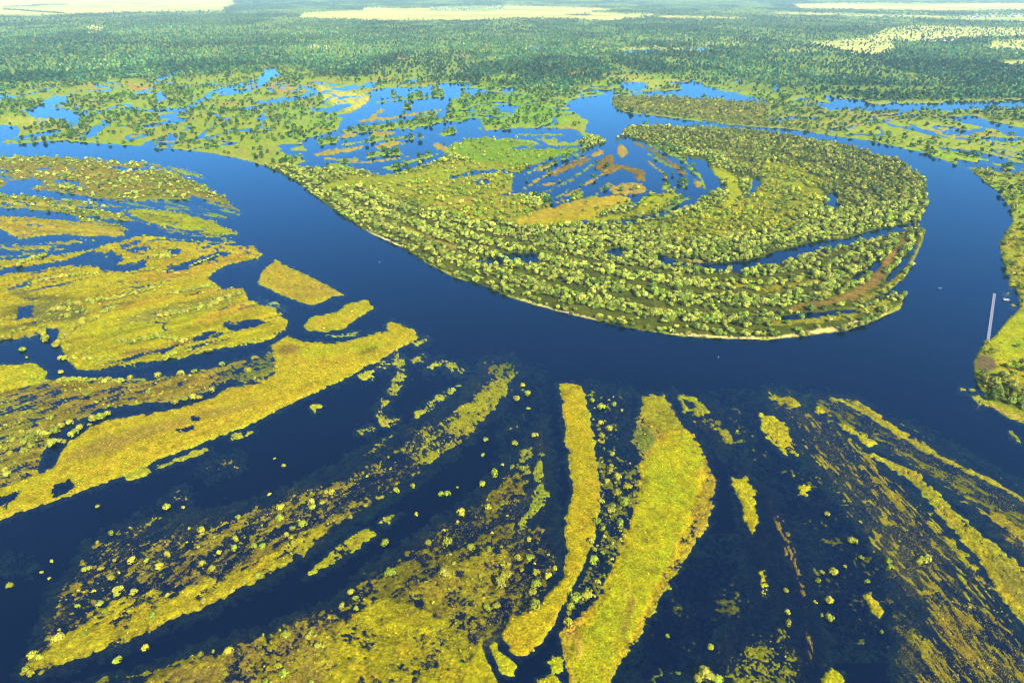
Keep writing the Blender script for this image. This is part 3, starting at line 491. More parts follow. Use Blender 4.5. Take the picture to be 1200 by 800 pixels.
islet([(892, 488), (905, 487), (918, 497), (926, 508), (922, 513), (934, 525), (933, 532), (918, 530), (905, 518), (897, 508), (893, 497)], (.245, .2, .006), 'broken golden islet of clumps above the right foreground', soft=2.4, rough=2.4, dens=.6, wl=5, k=.03)
islet([(857, 558), (876, 560), (884, 575), (884, 594), (889, 612), (882, 627), (872, 609), (869, 594), (863, 579)], (.245, .205, .006), 'two joined golden reed clumps standing alone in dark water', soft=2.4, rough=2.2, dens=.64, wl=5, k=.03)
islet(band([(893, 667), (896, 682), (898, 699)], 8), (.24, .2, .01), 'small ragged yellow reed clump low in dark water', soft=2.4, rough=2.4, dens=.55, wl=4, k=.04)
islet([(934, 570), (942, 567), (949, 574), (944, 581), (936, 579)], (.25, .21, .006), 'round yellow tuft islet right of the joined reed clumps', soft=2.4, rough=1.2, k=.03, name='tuft_islet', cat='islet')
islet([(1010, 695), (1021, 695), (1036, 716), (1030, 726), (1020, 718)], (.25, .21, .008), 'leaning oval yellow reed islet in the lower right', soft=2.4, rough=1.2, k=.03)
islet([(965, 792), (974, 784), (988, 788), (990, 810), (966, 810)], (.235, .205, .006), 'dense yellow tuft cut by the bottom edge at right', soft=2.4, rough=1.5, k=.03, name='tuft_islet', cat='islet')
islet(band([(901, 586), (912, 610), (924, 639), (935, 676), (946, 725), (950, 770)], [3, 9, 10, 6, 6, 8]), (.14, .09, .03), 'thin brown submerged ridge down the right foreground', soft=4, rough=1.5, dens=.46, wl=5, along=((901, 586), (946, 725)), k=.004, name='mud_ridge', cat='ridge')
AA = ((940, 480), (1190, 750))
islet([(900, 462), (925, 464), (945, 477), (957, 485), (985, 507), (1007, 525), (1026, 540), (1062, 575), (1100, 612), (1137, 657), (1175, 710), (1190, 740), (1215, 790), (1240, 900), (1060, 900), (1070, 800), (1092, 762), (1086, 710), (1068, 650), (1034, 597), (1000, 567), (965, 549), (932, 507), (910, 485)],
      (.17, .145, .016), 'wide murky olive reed bed in the lower right', soft=6, rough=3, dens=.385, wl=4.5, along=AA, stretch=7, k=.012, c2=(.16, .12, .02), name='reed_bed', cat='reeds')
O_AA = len(OWN) - 1
land([(1085, 602), (1102, 615), (1138, 660), (1176, 712), (1190, 745), (1165, 745), (1135, 705), (1108, 660), (1088, 625)], (.19, .165, .012), O_AA, soft=9, rough=4, dens=.47, wl=4, along=AA, stretch=6, k=.02, c2=(.14, .13, .016))
land([(905, 465), (925, 465), (944, 476), (930, 478), (915, 474)], (.19, .17, .012), O_AA, soft=4, rough=2, dens=.62, k=.01)
land([(1090, 720), (1180, 720), (1210, 800), (1230, 900), (1060, 900), (1080, 780)], (.15, .115, .018), O_AA, soft=8, rough=4, dens=.40, wl=4, along=AA, stretch=6, k=.02)
islet([(1026, 535), (1040, 536), (1077, 556), (1100, 579), (1130, 609), (1167, 639), (1200, 665), (1300, 740), (1300, 830), (1200, 731), (1175, 702), (1152, 661), (1130, 635), (1107, 609), (1085, 582), (1062, 560), (1040, 546)],
      (.24, .185, .012), 'ragged golden strip running off the lower right edge', soft=2.6, rough=2, dens=.70, wl=6, along=AA, stretch=2, k=.02, c2=(.17, .15, .02))
O_BB = len(OWN) - 1
land([(1160, 650), (1200, 672), (1230, 700), (1230, 735), (1190, 705), (1165, 672)], (.14, .12, .03), O_BB, soft=5, dens=.47, wl=4, k=.02)
for P in [band([(1006, 511), (1027, 521)], 7), band([(955, 477), (966, 483)], 5), band([(985, 499), (1007, 508)], 5), band([(1019, 532), (1034, 538)], 5)]:
    land(P, (.235, .195, .02), O_BB, soft=2.2, rough=1.8, k=.03)
islet(band([(974, 466), (1000, 472), (1025, 488), (1050, 505), (1075, 521), (1107, 538), (1140, 553), (1175, 570), (1210, 592), (1300, 650)], [4, 9, 8, 7, 6, 5, 5, 5, 6, 9]), (.20, .165, .02), 'long pale reed line slanting across the right foreground', soft=4, rough=1.2, dens=.64, wl=6, along=((974, 466), (1200, 586)), stretch=5, k=.012, name='reed_line', cat='reeds')
O_CC = len(OWN) - 1
land([(950, 465), (972, 466), (1030, 498), (1070, 522), (1130, 552), (1200, 596), (1300, 660), (1300, 690), (1200, 625), (1100, 560), (1040, 522), (1000, 503), (965, 482)], (.085, .085, .018), O_CC, soft=5, rough=1.5, dens=.44, wl=6, along=((950, 465), (1200, 610)), stretch=5, k=.006)
land(band([(1050, 496), (1085, 514), (1120, 533), (1160, 555), (1200, 575)], 8), (.09, .09, .025), O_CC, soft=5, rough=1.5, dens=.44, wl=6, along=((1050, 496), (1200, 575)), stretch=5, k=.006)
land(band([(1141, 594), (1175, 611), (1210, 636), (1290, 700)], [6, 14, 18, 22]), (.17, .13, .02), O_CC, soft=5, rough=2, dens=.54, wl=5, along=((1141, 594), (1200, 630)), stretch=3, k=.012)
islet([(842, 810), (858, 772), (890, 746), (918, 740), (934, 770), (936, 830)], (.12, .115, .015), 'dim speckled reed bed at the bottom edge right of the broad strip', soft=9, rough=4, dens=.46, wl=4, k=.025, name='reed_bed', cat='reeds')
for P in [[(840, 470), (900, 490), (930, 540), (960, 560), (1000, 600), (960, 640), (930, 580), (890, 540)], [(980, 600), (1060, 650), (1080, 760), (1000, 760), (950, 680)], [(740, 700), (860, 640), (900, 740), (760, 800)]]:
    land(P, (.05, .055, .018), O_CC, soft=14, rough=6, dens=.34, wl=8, over=False)
O_HH = owner('tussock_bank', 'faint scatter of tussocks between the spit and the diagonal marsh', 'tussocks')
for P in [band([(131, 627), (160, 614), (190, 600), (222, 580)], [14, 10, 12, 12]), band([(0, 663), (37, 661)], 8), band([(240, 555), (280, 535)], 14)]:
    land(P, (.16, .13, .03), O_HH, soft=5, rough=4, dens=.40, wl=4, k=.022)
for P in [band([(1125, 454), (1132, 460)], 5), band([(1136, 456), (1147, 460)], 3), [(1138, 463), (1150, 464), (1158, 474), (1146, 477)], band([(1183, 505), (1196, 518)], 4), band([(1176, 345), (1184, 344)], 3), band([(1184, 357), (1192, 359)], 3)]:
    land(P, (.2, .19, .03), O_EAST, soft=2, rough=1, dens=.62, k=.02)

# ------------------------------------------------------------------ build the land meshes, one per owner
lev += N_fine * .16 * (np.abs(lev) < .8)
Z = np.where(lev > 0, lev * .95, lev * 1.1)
Z += np.where(lev > .5, (N_mid - .5) * .7, 0)
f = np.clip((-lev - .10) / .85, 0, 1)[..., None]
col = col * (1 - f) + DEEP_FADE * f  # cover fades with depth: plants thin out, water absorption put into the colour
sat = np.clip(lev * 2 + .5, 0, 1)[..., None]
col = col * (1 + sat * np.array([.10, .13, -.62]))
mott = np.clip((fbm(WX, WY, 6, 81, 3) - .54) * 6, 0, 1) * np.clip((fbm(WX, WY, 45, 83, 2) - .36) * 4, .12, 1) * (PY > 180)
col *= (1 - .26 * mott[..., None] * np.array([.75, .9, .5]))
gold = np.clip((fbm(WX, WY, 11, 85, 3) - .56) * 6, 0, 1) * (PY > 240)
col *= (1 + gold[..., None] * np.array([.06, -.06, .3]))
col *= (1 + .26 * N_fine + .36 * N_tiny * np.clip((PY - 120) / 200, .2, 1))[..., None]
wetm = np.clip(1 - lev / .3, 0, 1) * (lev > 0) * (PY > 300); col = col * (1 - .30 * wetm[..., None])
col = np.clip(col * np.where(lev > 0, 1.0, 1.15)[..., None], .0015, .8)

def mat(name, base, rough=.9, attr=None, scale=1.2, amt=.3, bump=.0, trans=0.0, objcol=False, dist=.3):
    m = bpy.data.materials.new(name); m.use_nodes = True; n = m.node_tree; b = n.nodes['Principled BSDF']
    b.inputs['Roughness'].default_value = rough; b.inputs['Specular IOR Level'].default_value = .0
    tc = n.nodes.new('ShaderNodeTexCoord'); no = n.nodes.new('ShaderNodeTexNoise'); no.inputs['Scale'].default_value = scale; no.inputs['Detail'].default_value = 4; no.inputs['Roughness'].default_value = .68
    n.links.new(tc.outputs['Object'], no.inputs['Vector'])
    mr = n.nodes.new('ShaderNodeMapRange'); mr.inputs['From Min'].default_value = .25; mr.inputs['From Max'].default_value = .75
    mr.inputs['To Min'].default_value = 1 - amt; mr.inputs['To Max'].default_value = 1 + amt; n.links.new(no.outputs['Fac'], mr.inputs['Value'])
    mx = n.nodes.new('ShaderNodeVectorMath'); mx.operation = 'SCALE'; n.links.new(mr.outputs[0], mx.inputs['Scale'])
    if attr:
        a = n.nodes.new('ShaderNodeAttribute'); a.attribute_name = attr; n.links.new(a.outputs['Color'], mx.inputs[0])
    elif objcol:
        a = n.nodes.new('ShaderNodeObjectInfo'); n.links.new(a.outputs['Color'], mx.inputs[0])
    else:
        mx.inputs[0].default_value = base[:3]
    n.links.new(mx.outputs[0], b.inputs['Base Color'])
    if bump:
        bp = n.nodes.new('ShaderNodeBump'); bp.inputs['Strength'].default_value = bump; bp.inputs['Distance'].default_value = dist
        n.links.new(no.outputs['Fac'], bp.inputs['Height']); n.links.new(bp.outputs[0], b.inputs['Normal'])
    if trans:
        t = n.nodes.new('ShaderNodeBsdfTranslucent'); n.links.new(mx.outputs[0], t.inputs['Color'])
        ms = n.nodes.new('ShaderNodeMixShader'); ms.inputs[0].default_value = trans
        n.links.new(b.outputs[0], ms.inputs[1]); n.links.new(t.outputs[0], ms.inputs[2]); n.links.new(ms.outputs[0], n.nodes['Material Output'].inputs['Surface'])
    return m
M_LAND = mat('land_cover', None, attr='cover', scale=.75, amt=.62, bump=1.0, dist=.9)
M_LEAF = mat('foliage', None, attr='tint', scale=1.3, amt=.40, trans=.12)
M_LEAFO = mat('foliage_single', None, objcol=True, scale=2.6, amt=.55, trans=.12)
M_BARK = mat('bark', (.09, .065, .045), scale=3)

def new_mesh(name, co, faces_quads=None, tris=None, colors=None, attr='cover'):
    me = bpy.data.meshes.new(name)
    F = np.asarray(faces_quads if faces_quads is not None else tris, np.int32); k = F.shape[1]
    me.vertices.add(len(co)); me.vertices.foreach_set('co', np.ascontiguousarray(co, np.float32).ravel())
    me.loops.add(F.size); me.loops.foreach_set('vertex_index', F.ravel())
    me.polygons.add(len(F)); me.polygons.foreach_set('loop_start', np.arange(0, F.size, k, dtype=np.int32))
    try: me.polygons.foreach_set('loop_total', np.full(len(F), k, np.int32))
    except Exception: pass
    if colors is not None:
        a = me.color_attributes.new(attr, 'FLOAT_COLOR', 'POINT')
        a.data.foreach_set('color', np.concatenate([colors, np.ones((len(colors), 1))], 1).astype(np.float32).ravel())
    me.update(calc_edges=True); me.validate()
    return me
def add(name, me, m, parent=None, **props):
    o = bpy.data.objects.new(name, me); sc.collection.objects.link(o)
    if m is not None and me is not None and len(me.materials) == 0: me.materials.append(m)
    if parent: o.parent = parent
    for k, v in props.items(): o[k] = v
    return o

V = np.stack([WX, WY, Z], -1).reshape(-1, 3)
ii, jj = np.meshgrid(np.arange(NY - 1), np.arange(NX - 1), indexing='ij')
a = (ii * NX + jj).ravel(); quads = np.stack([a, a + NX, a + NX + 1, a + 1], 1)
zf = Z.ravel()[quads].max(1); of = own.ravel()[quads]
zq = Z.ravel()[quads]; fo = of[np.arange(len(of)), zq.argmax(1)]
keep = zf > -.85
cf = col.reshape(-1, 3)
for i, (nm, lb, ct) in enumerate(OWN):
    Q = quads[keep & (fo == i)]
    if len(Q) == 0: print('no faces', nm, lb); continue
    u, inv = np.unique(Q, return_inverse=True)
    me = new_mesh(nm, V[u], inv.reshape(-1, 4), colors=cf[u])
    me.polygons.foreach_set('use_smooth', np.ones(len(Q), bool))
    add(nm, me, M_LAND, kind='structure', label=lb, category=ct)

# water sheet and river bed, both far past everything seen
def sheet(name, z, m, label, cat):
    x = 60000; me = bpy.data.meshes.new(name); me.from_pydata([(-x, -4000, z), (x, -4000, z), (x, 52000, z), (-x, 52000, z)], [], [(0, 1, 2, 3)])
    return add(name, me, m, kind='structure', label=label, category=cat)
M_BED = mat('river_bed', (.002, .006, .012), scale=.05)
sheet('riverbed', -3.0, M_BED, 'dark muddy river bed under the water', 'riverbed')
mw = bpy.data.materials.new('flood_water'); mw.use_nodes = True; n = mw.node_tree; b = n.nodes['Principled BSDF']
n.nodes.remove(b); b = n.nodes.new('ShaderNodeBsdfDiffuse'); b.inputs['Color'].default_value = (.0002, .0110, .070, 1)
gl = n.nodes.new('ShaderNodeBsdfGlossy'); gl.inputs['Color'].default_value = (.24, .68, 1, 1); gl.inputs['Roughness'].default_value = .05
fr = n.nodes.new('ShaderNodeFresnel'); fr.inputs['IOR'].default_value = 1.40
tc = n.nodes.new('ShaderNodeTexCoord'); no = n.nodes.new('ShaderNodeTexNoise'); no.inputs['Scale'].default_value = .35; no.inputs['Detail'].default_value = 4
n.links.new(tc.outputs['Object'], no.inputs['Vector'])
n2 = n.nodes.new('ShaderNodeTexNoise'); n2.inputs['Scale'].default_value = .012; n2.inputs['Detail'].default_value = 4
mpw = n.nodes.new('ShaderNodeMapping'); mpw.inputs['Scale'].default_value = (1, .35, 1); mpw.inputs['Rotation'].default_value = (0, 0, .5); n.links.new(tc.outputs['Object'], mpw.inputs[0]); n.links.new(mpw.outputs[0], n2.inputs['Vector'])
rg = n.nodes.new('ShaderNodeMapRange'); rg.inputs['From Min'].default_value = .35; rg.inputs['From Max'].default_value = .7; rg.inputs['To Min'].default_value = .02; rg.inputs['To Max'].default_value = .14
n.links.new(n2.outputs['Fac'], rg.inputs['Value']); n.links.new(rg.outputs[0], gl.inputs['Roughness'])
bp = n.nodes.new('ShaderNodeBump'); bp.inputs['Strength'].default_value = .10; bp.inputs['Distance'].default_value = .25
n.links.new(no.outputs['Fac'], bp.inputs['Height']); n.links.new(bp.outputs[0], gl.inputs['Normal']); n.links.new(bp.outputs[0], fr.inputs['Normal'])
tr = n.nodes.new('ShaderNodeBsdfTransparent'); tr.inputs['Color'].default_value = (.84, .92, .86, 1)
ms = n.nodes.new('ShaderNodeMixShader'); ms.inputs[0].default_value = .86
n.links.new(b.outputs[0], ms.inputs[1]); n.links.new(tr.outputs[0], ms.inputs[2])
mf = n.nodes.new('ShaderNodeMixShader'); n.links.new(fr.outputs[0], mf.inputs[0]); n.links.new(ms.outputs[0], mf.inputs[1]); n.links.new(gl.outputs[0], mf.inputs[2])
n.links.new(mf.outputs[0], n.nodes['Material Output'].inputs['Surface'])
sheet('river', 0.0, mw, 'dark blue flooded river winding through the whole plain', 'river')

# ================================================================== vegetation
def crown_proto(nq, leaf, seed, shape='round', lobes=5):
    """leaf-clump facets spread over and through a lumpy crown; unit radius, unit height 0..1"""
    r = np.random.default_rng(seed)
    C = r.normal(0, 1, (lobes, 3)); C /= np.linalg.norm(C, axis=1)[:, None] + 1e-9; C *= .42; R = r.uniform(.48, .68, lobes)
    if shape == 'cone': C = np.stack([np.zeros(lobes), np.zeros(lobes), np.linspace(-.5, .6, lobes)], 1); R = np.linspace(.62, .25, lobes)
    if shape == 'dome': C[:, 2] = np.abs(C[:, 2]) * .5 - .2
    li = r.integers(0, lobes, nq); d = r.normal(0, 1, (nq, 3)); d /= np.linalg.norm(d, axis=1)[:, None]
    d[:, 2] = np.where(d[:, 2] < -.5, -d[:, 2], d[:, 2])
    P = C[li] + d * (R[li] * r.uniform(.80, 1.05, nq))[:, None]
    nrm = d + r.normal(0, .24, (nq, 3)); nrm /= np.linalg.norm(nrm, axis=1)[:, None]
    t1 = np.cross(nrm, r.normal(0, 1, (nq, 3))); t1 /= np.linalg.norm(t1, axis=1)[:, None] + 1e-9; t2 = np.cross(nrm, t1)
    s = leaf * 1.22 * r.uniform(.7, 1.35, nq)[:, None]
    co = np.stack([P - t1 * s * .9 - t2 * s * .5, P + t1 * s * .9 - t2 * s * .5, P + t2 * s], 1).reshape(-1, 3)
    co[:, 2] = (co[:, 2] - co[:, 2].min()) / (co[:, 2].max() - co[:, 2].min())
    co[:, :2] /= np.abs(co[:, :2]).max() * .94
    q = np.arange(nq * 3).reshape(-1, 3)
    shade = np.repeat(r.uniform(.78, 1.25, nq), 3)
    return co, q, shade
LOD = {'hi': [crown_proto(112, .20, 500 + i, 'round', 5 + i % 4) for i in range(6)], 'mid': [crown_proto(34, .32, 530 + i, 'round', 4) for i in range(6)],
       'lo': [crown_proto(9, .60, 560 + i, 'round', 3) for i in range(6)], 'bush': [crown_proto(54, .27, 580 + i, 'dome', 4 + i % 3) for i in range(6)],
       'clo': [crown_proto(9, .52, 600 + i, 'cone', 4) for i in range(4)], 'cmid': [crown_proto(46, .26, 610 + i, 'cone', 5) for i in range(4)]}
def tussock(seed):
    r = np.random.default_rng(seed); k = 6; a = np.arange(k) / k * 2 * math.pi + r.uniform(0, .5, k)
    rr = r.uniform(.7, 1.2, k); ring = np.stack([np.cos(a) * rr, np.sin(a) * rr, np.zeros(k)], 1)
    co = np.concatenate([ring, [[r.uniform(-.3, .3), r.uniform(-.3, .3), 1]]]); q = np.array([(i, (i + 1) % k, k) for i in range(k)])
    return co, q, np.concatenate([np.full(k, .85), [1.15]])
TUS = [tussock(700 + i) for i in range(6)]

PALETTE = {0: [(.230, .300, .050), (.300, .330, .070), (.140, .215, .035), (.350, .370, .095)],      # pale willow
           1: [(.045, .120, .025), (.075, .150, .025), (.110, .175, .028), (.030, .085, .025)],      # dark broadleaf
           2: [(.230, .295, .016), (.300, .310, .018), (.140, .230, .020), (.330, .320, .034)],      # yellow-green
           3: [(.250, .280, .040), (.290, .280, .040), (.195, .245, .035), (.280, .270, .060)],      # flood willow bush
           4: [(.040, .150, .085), (.072, .180, .080), (.135, .215, .080), (.024, .095, .075)],      # far mixed forest
           5: [(.130, .185, .030), (.220, .245, .040), (.300, .300, .070), (.085, .130, .028)]}      # mixed green bank trees
SIZE = {0: (1.9, 4.8, 1.5), 1: (3.2, 6.6, 1.7), 2: (2.0, 4.6, 1.6), 3: (.8, 2.2, 1.0), 4: (4.2, 8.2, 2.0), 5: (2.2, 5.0, 1.6)}   # radius min, max, height/radius
def nearest(px, py):
    j = np.clip(np.searchsorted(cols, px), 1, NX - 1); j = np.where(np.abs(cols[j] - px) < np.abs(cols[j - 1] - px), j, j - 1)
    i = np.clip(np.searchsorted(rows, py), 1, NY - 1); i = np.where(np.abs(rows[i] - py) < np.abs(rows[i - 1] - py), i, i - 1)
    return i, j
gx, gy = np.meshgrid(np.arange(-90, 1291), np.arange(-6, 850)); gx = gx.ravel(); gy = gy.ravel()
gi, gj = nearest(gx, gy); A_ = area_per_px(gy)
def scatter(den, cap):
    lam = np.minimum(den[gi, gj] * A_, cap); nN = rng.poisson(lam)
    x = np.repeat(gx, nN) + rng.uniform(-.5, .5, nN.sum()); y = np.repeat(gy, nN) + rng.uniform(-.5, .5, nN.sum())
    return x, y
d_bank = -sdist(MAIN, PX, PY) + (N_mid - .5) * 7
rowmod = np.clip(.95 + .95 * np.sin(d_bank / (4.2 + .035 * np.clip(PY - 150, 0, 300)) * 2 * math.pi * .5 + 2.2), .07, 1.4)
in_pen = (own == O_PEN) & (d_bank < 75) & (PY > 175)
tden = np.where(in_pen, tden * rowmod, tden)
tx, ty = scatter(tden, .48)
i, j = nearest(tx, ty); ok = lev[i, j] > .15; tx, ty = tx[ok], ty[ok]; i, j = nearest(tx, ty); tk = ttyp[i, j]
bx, by = scatter(bden, .30)
# bushes read off the photograph one by one
BUSH = [(12, 687, 5), (61, 658, 3), (49, 671, 3), (58, 678, 2.5), (115, 594, 3), (195, 595, 5.5), (214, 595, 3), (237, 624, 6), (131, 626, 4), (116, 637, 3.5), (105, 667, 4), (119, 667, 4.5), (155, 658, 6), (172, 658, 4), (196, 651, 5.5), (187, 665, 5.5), (221, 620, 3),
        (137, 698, 4), (140, 693, 7), (157, 695, 5), (180, 724, 6), (118, 709, 5.5), (123, 717, 4.5), (101, 744, 4), (91, 711, 4), (131, 678, 5), (129, 677, 4), (249, 667, 5.5), (275, 643, 5), (277, 633, 5), (308, 642, 5), (297, 641, 5), (328, 608, 6), (328, 596, 5), (355, 615, 6),
        (343, 620, 4), (336, 627, 4), (366, 595, 5), (366, 589, 5), (389, 578, 5), (382, 578, 4), (378, 590, 4), (240, 706, 5), (303, 675, 5), (316, 580, 3), (345, 582, 3), (333, 546, 3), (322, 538, 2.5), (344, 637, 4), (38, 769, 7), (48, 773, 6), (70, 750, 8), (30, 786, 5), (36, 790, 6),
        (272, 693, 4), (288, 683, 3), (171, 760, 5), (138, 774, 6), (235, 767, 4), (268, 763, 6), (241, 745, 0), (335, 747, 7), (361, 748, 5), (373, 758, 5), (327, 781, 4), (333, 790, 7), (264, 790, 4), (324, 780, 3),
        (569, 516, 4), (566, 534, 3.5), (484, 570, 4), (465, 576, 5), (524, 579, 5), (517, 580, 4), (536, 571, 2), (488, 603, 3), (452, 638, 6), (603, 520, 4.5), (589, 545, 2.5), (580, 556, 7), (565, 568, 4.5), (541, 603, 6.5), (572, 595, 5), (525, 637, 7), (458, 673, 9), (521, 675, 8), (502, 637, 5),
        (587, 686, 9), (593, 675, 8), (629, 686, 8), (624, 695, 6), (626, 711, 9), (582, 711, 6), (571, 713, 6), (620, 656, 6), (607, 654, 5), (572, 645, 5), (552, 642, 6), (628, 672, 5), (620, 633, 4), (642, 676, 6), (650, 667, 4), (401, 711, 5), (411, 694, 5), (417, 701, 4), (418, 714, 4),
        (674, 702, 9), (688, 700, 8), (696, 659, 7), (700, 612, 6), (727, 616, 7), (693, 636, 5), (705, 588, 5), (722, 578, 6), (730, 590, 8), (716, 599, 6), (707, 620, 4), (672, 645, 0), (666, 730, 7), (723, 561, 6), (715, 553, 5), (711, 565, 5), (735, 572, 6), (669, 712, 6), (700, 683, 5),
        (865, 612, 0), (832, 758, 5), (833, 760, 4), (782, 746, 3.5), (924, 731, 5.5), (923, 718, 4.5), (976, 671, 6), (971, 704, 6), (971, 725, 6.5), (997, 634, 5), (1001, 635, 5), (1009, 654, 4), (1040, 658, 5), (1043, 665, 4), (1080, 658, 6), (1086, 656, 6), (1076, 660, 4), (1016, 682, 4), (958, 681, 4), (963, 671, 4), (955, 706, 3), (990, 664, 3),
        (963, 721, 3), (969, 603, 4), (984, 593, 0), (1008, 612, 3), (929, 558, 3), (1033, 741, 3), (1097, 693, 3), (921, 692, 4), (827, 793, 11), (840, 797, 8), (818, 796, 7), (832, 791, 6),
        (618, 462, 5), (605, 468, 5), (612, 452, 4), (619, 479, 3), (603, 520, 4), (629, 510, 3), (625, 511, 4), (705, 478, 6), (694, 470, 4), (714, 504, 5), (705, 512, 5), (704, 496, 4), (718, 533, 4), (728, 482, 3), (720, 475, 4),
        (71, 437, 4), (26, 411, 5), (31, 420, 2.5), (27, 493, 4), (59, 492, 6), (82, 496, 5), (42, 512, 6), (47, 510, 6), (54, 510, 6), (64, 505, 6), (72, 500, 5), (27, 508, 4.5), (34, 514, 5), (28, 520, 5.5), (17, 518, 4.5), (37, 524, 4), (62, 521, 8), (70, 517, 4), (76, 518, 4), (83, 511, 5), (88, 507, 5), (94, 503, 5.5),
        (110, 492, 6), (119, 490, 6), (126, 486, 5), (105, 498, 3), (8, 527, 5), (12, 533, 4), (29, 531, 5), (62, 501, 4), (9, 557, 5), (205, 472, 5), (216, 469, 5), (227, 467, 5), (234, 467, 5), (249, 458, 4), (212, 439, 5), (185, 441, 5), (153, 444, 4), (291, 436, 5), (174, 461, 4), (103, 463, 5), (260, 428, 4), (229, 435, 3), (226, 436, 3)]
bux = np.array([p[0] for p in BUSH if p[2]], float); buy = np.array([p[1] for p in BUSH if p[2]], float); bur = np.array([p[2] for p in BUSH if p[2]], float) * 1.05
# rows of bushes and trees along the old scroll bars
def along_row(pts, n, jit=1.0):
    p = np.asarray(pts, float); s = np.r_[0, np.cumsum(np.hypot(*np.diff(p, axis=0).T))]; t = np.linspace(0, s[-1], n) + rng.normal(0, .3, n) * s[-1] / n
    return np.interp(t, s, p[:, 0]) + rng.normal(0, jit, n), np.interp(t, s, p[:, 1]) + rng.normal(0, jit * .6, n)
ROWS = [([(80, 358), (110, 354), (140, 350), (170, 343), (190, 336)], 30, 4.2), ([(140, 402), (165, 400), (185, 396), (200, 398), (215, 402)], 22, 5), ([(188, 372), (215, 368), (240, 362), (278, 346)], 28, 4.5), ([(200, 346), (225, 342), (250, 334)], 14, 3.8),
        ([(190, 422), (205, 416), (225, 412), (245, 412)], 14, 3.6), ([(70, 446), (95, 447), (120, 446), (142, 447)], 18, 4), ([(66, 407), (75, 397), (88, 386), (100, 378)], 18, 4.5), ([(70, 420), (100, 422), (130, 424)], 12, 4), ([(62, 365), (82, 364), (80, 372)], 14, 4.2), ([(48, 330), (90, 324), (115, 321)], 18, 3.8),
        ([(150, 322), (180, 318), (210, 322)], 14, 3.6), ([(20, 312), (36, 306), (50, 300)], 10, 4), ([(185, 303), (205, 302), (190, 298), (180, 300)], 14, 4.2), ([(225, 312), (240, 305), (255, 299)], 9, 2.8), ([(50, 385), (52, 400)], 6, 5), ([(0, 398), (15, 393), (30, 385)], 8, 4.2), ([(108, 378), (122, 368), (138, 360)], 10, 4)]
rx, ry, rr = [], [], []
for p, nn, s in ROWS:
    x_, y_ = along_row(p, nn); rx.append(x_); ry.append(y_); rr.append(np.full(nn, s) * rng.uniform(.7, 1.2, nn))
bux = np.r_[bux, np.concatenate(rx)]; buy = np.r_[buy, np.concatenate(ry)]; bur = np.r_[bur, np.concatenate(rr)]
nb = len(bux)
bpx = np.r_[bux, bx]; bpy_ = np.r_[buy, by]
lo, hi, _ = SIZE[3]
brad = np.r_[bur * metres_per_px(buy) * .88, lo + (hi - lo) * rng.beta(1.2, 2.4, len(bx))]
i, j = nearest(bpx, bpy_); bz = np.where(lev[i, j] > 0, Z[i, j], -.15)

lo = np.array([SIZE[k][0] for k in range(6)])[tk]; hi_ = np.array([SIZE[k][1] for k in range(6)])[tk]; hr = np.array([SIZE[k][2] for k in range(6)])[tk]
tr_ = lo + (hi_ - lo) * rng.beta(1.5, 2.4, len(tx)); th = tr_ * hr * rng.uniform(.75, 1.35, len(tx))
i, j = nearest(tx, ty); tz = Z[i, j]
# trees picked out one by one (x, y, radius px, kind)
SOLO = [(24, 168, 4, 1), (40, 168, 4, 1), (52, 163, 4.5, 1), (64, 157, 4, 1), (30, 153, 4, 1), (42, 147, 4, 1), (63, 144, 4.5, 1), (72, 144, 4, 1), (80, 122, 4, 1), (115, 168, 3.5, 1), (145, 169, 4, 1), (202, 174, 4, 1), (155, 151, 5, 2), (173, 158, 4.5, 1), (98, 138, 4.5, 1), (110, 137, 4, 1), (95, 150, 5, 1), (85, 154, 4, 1),
        (170, 126, 4, 1), (250, 168, 4, 1), (262, 165, 4, 1), (285, 163, 4.5, 1), (470, 140, 5, 1), (500, 140, 4, 1), (493, 136, 4, 1), (525, 130, 5, 1), (528, 140, 5, 1), (527, 120, 5, 1), (460, 110, 4, 1), (447, 152, 4, 1), (655, 213, 4, 2), (617, 212, 4, 1), (680, 218, 3, 1), (728, 225, 6, 1), (709, 222, 6, 2), (783, 218, 6, 1), (796, 215, 6, 1), (803, 212, 5, 1), (780, 208, 4, 1), (788, 206, 4, 1),
        (676, 229, 7, 2), (748, 222, 5, 2), (787, 178, 6, 5), (762, 228, 5, 2), (392, 166, 4, 1), (432, 183, 4, 1), (452, 178, 5, 1), (460, 178, 4, 1), (492, 192, 5, 2), (1135, 170, 5, 1), (1150, 178, 5, 1), (1175, 182, 5, 1), (1138, 165, 6, 1), (1128, 152, 5, 1), (980, 160, 3, 1), (1025, 166, 5, 1), (1032, 165, 5, 1),
        (1150, 441, 10, 5), (1163, 447, 8, 5), (1172, 444, 11, 5), (1179, 443, 8, 5), (1158, 454, 8, 5), (1170, 462, 11, 5), (1184, 458, 11, 5), (1192, 460, 9, 5), (1184, 474, 11, 5), (1193, 472, 10, 5), (1203, 474, 11, 5), (1150, 412, 7, 2), (1190, 432, 10, 2), (1182, 432, 8, 2), (1200, 436, 9, 2), (1178, 312, 8, 1), (1176, 300, 7, 5), (1180, 322, 7, 5), (1154, 208, 6, 1), (1172, 228, 7, 1), (1180, 236, 6, 1), (1186, 246, 5, 1), (1182, 224, 7, 1), (1176, 284, 6, 5)]
sx = np.array([s[0] for s in SOLO], float); sy = np.array([s[1] for s in SOLO], float); sk = np.array([s[3] for s in SOLO])
sr = np.array([s[2] for s in SOLO]) * metres_per_px(sy) * .55
i, j = nearest(sx, sy); sz = np.maximum(Z[i, j], -.3)
tx = np.r_[tx, sx]; ty = np.r_[ty, sy]; tk = np.r_[tk, sk]; tr_ = np.r_[tr_, sr]; th = np.r_[th, sr * np.where(sk == 1, 2.0, 1.6)]; tz = np.r_[tz, sz]
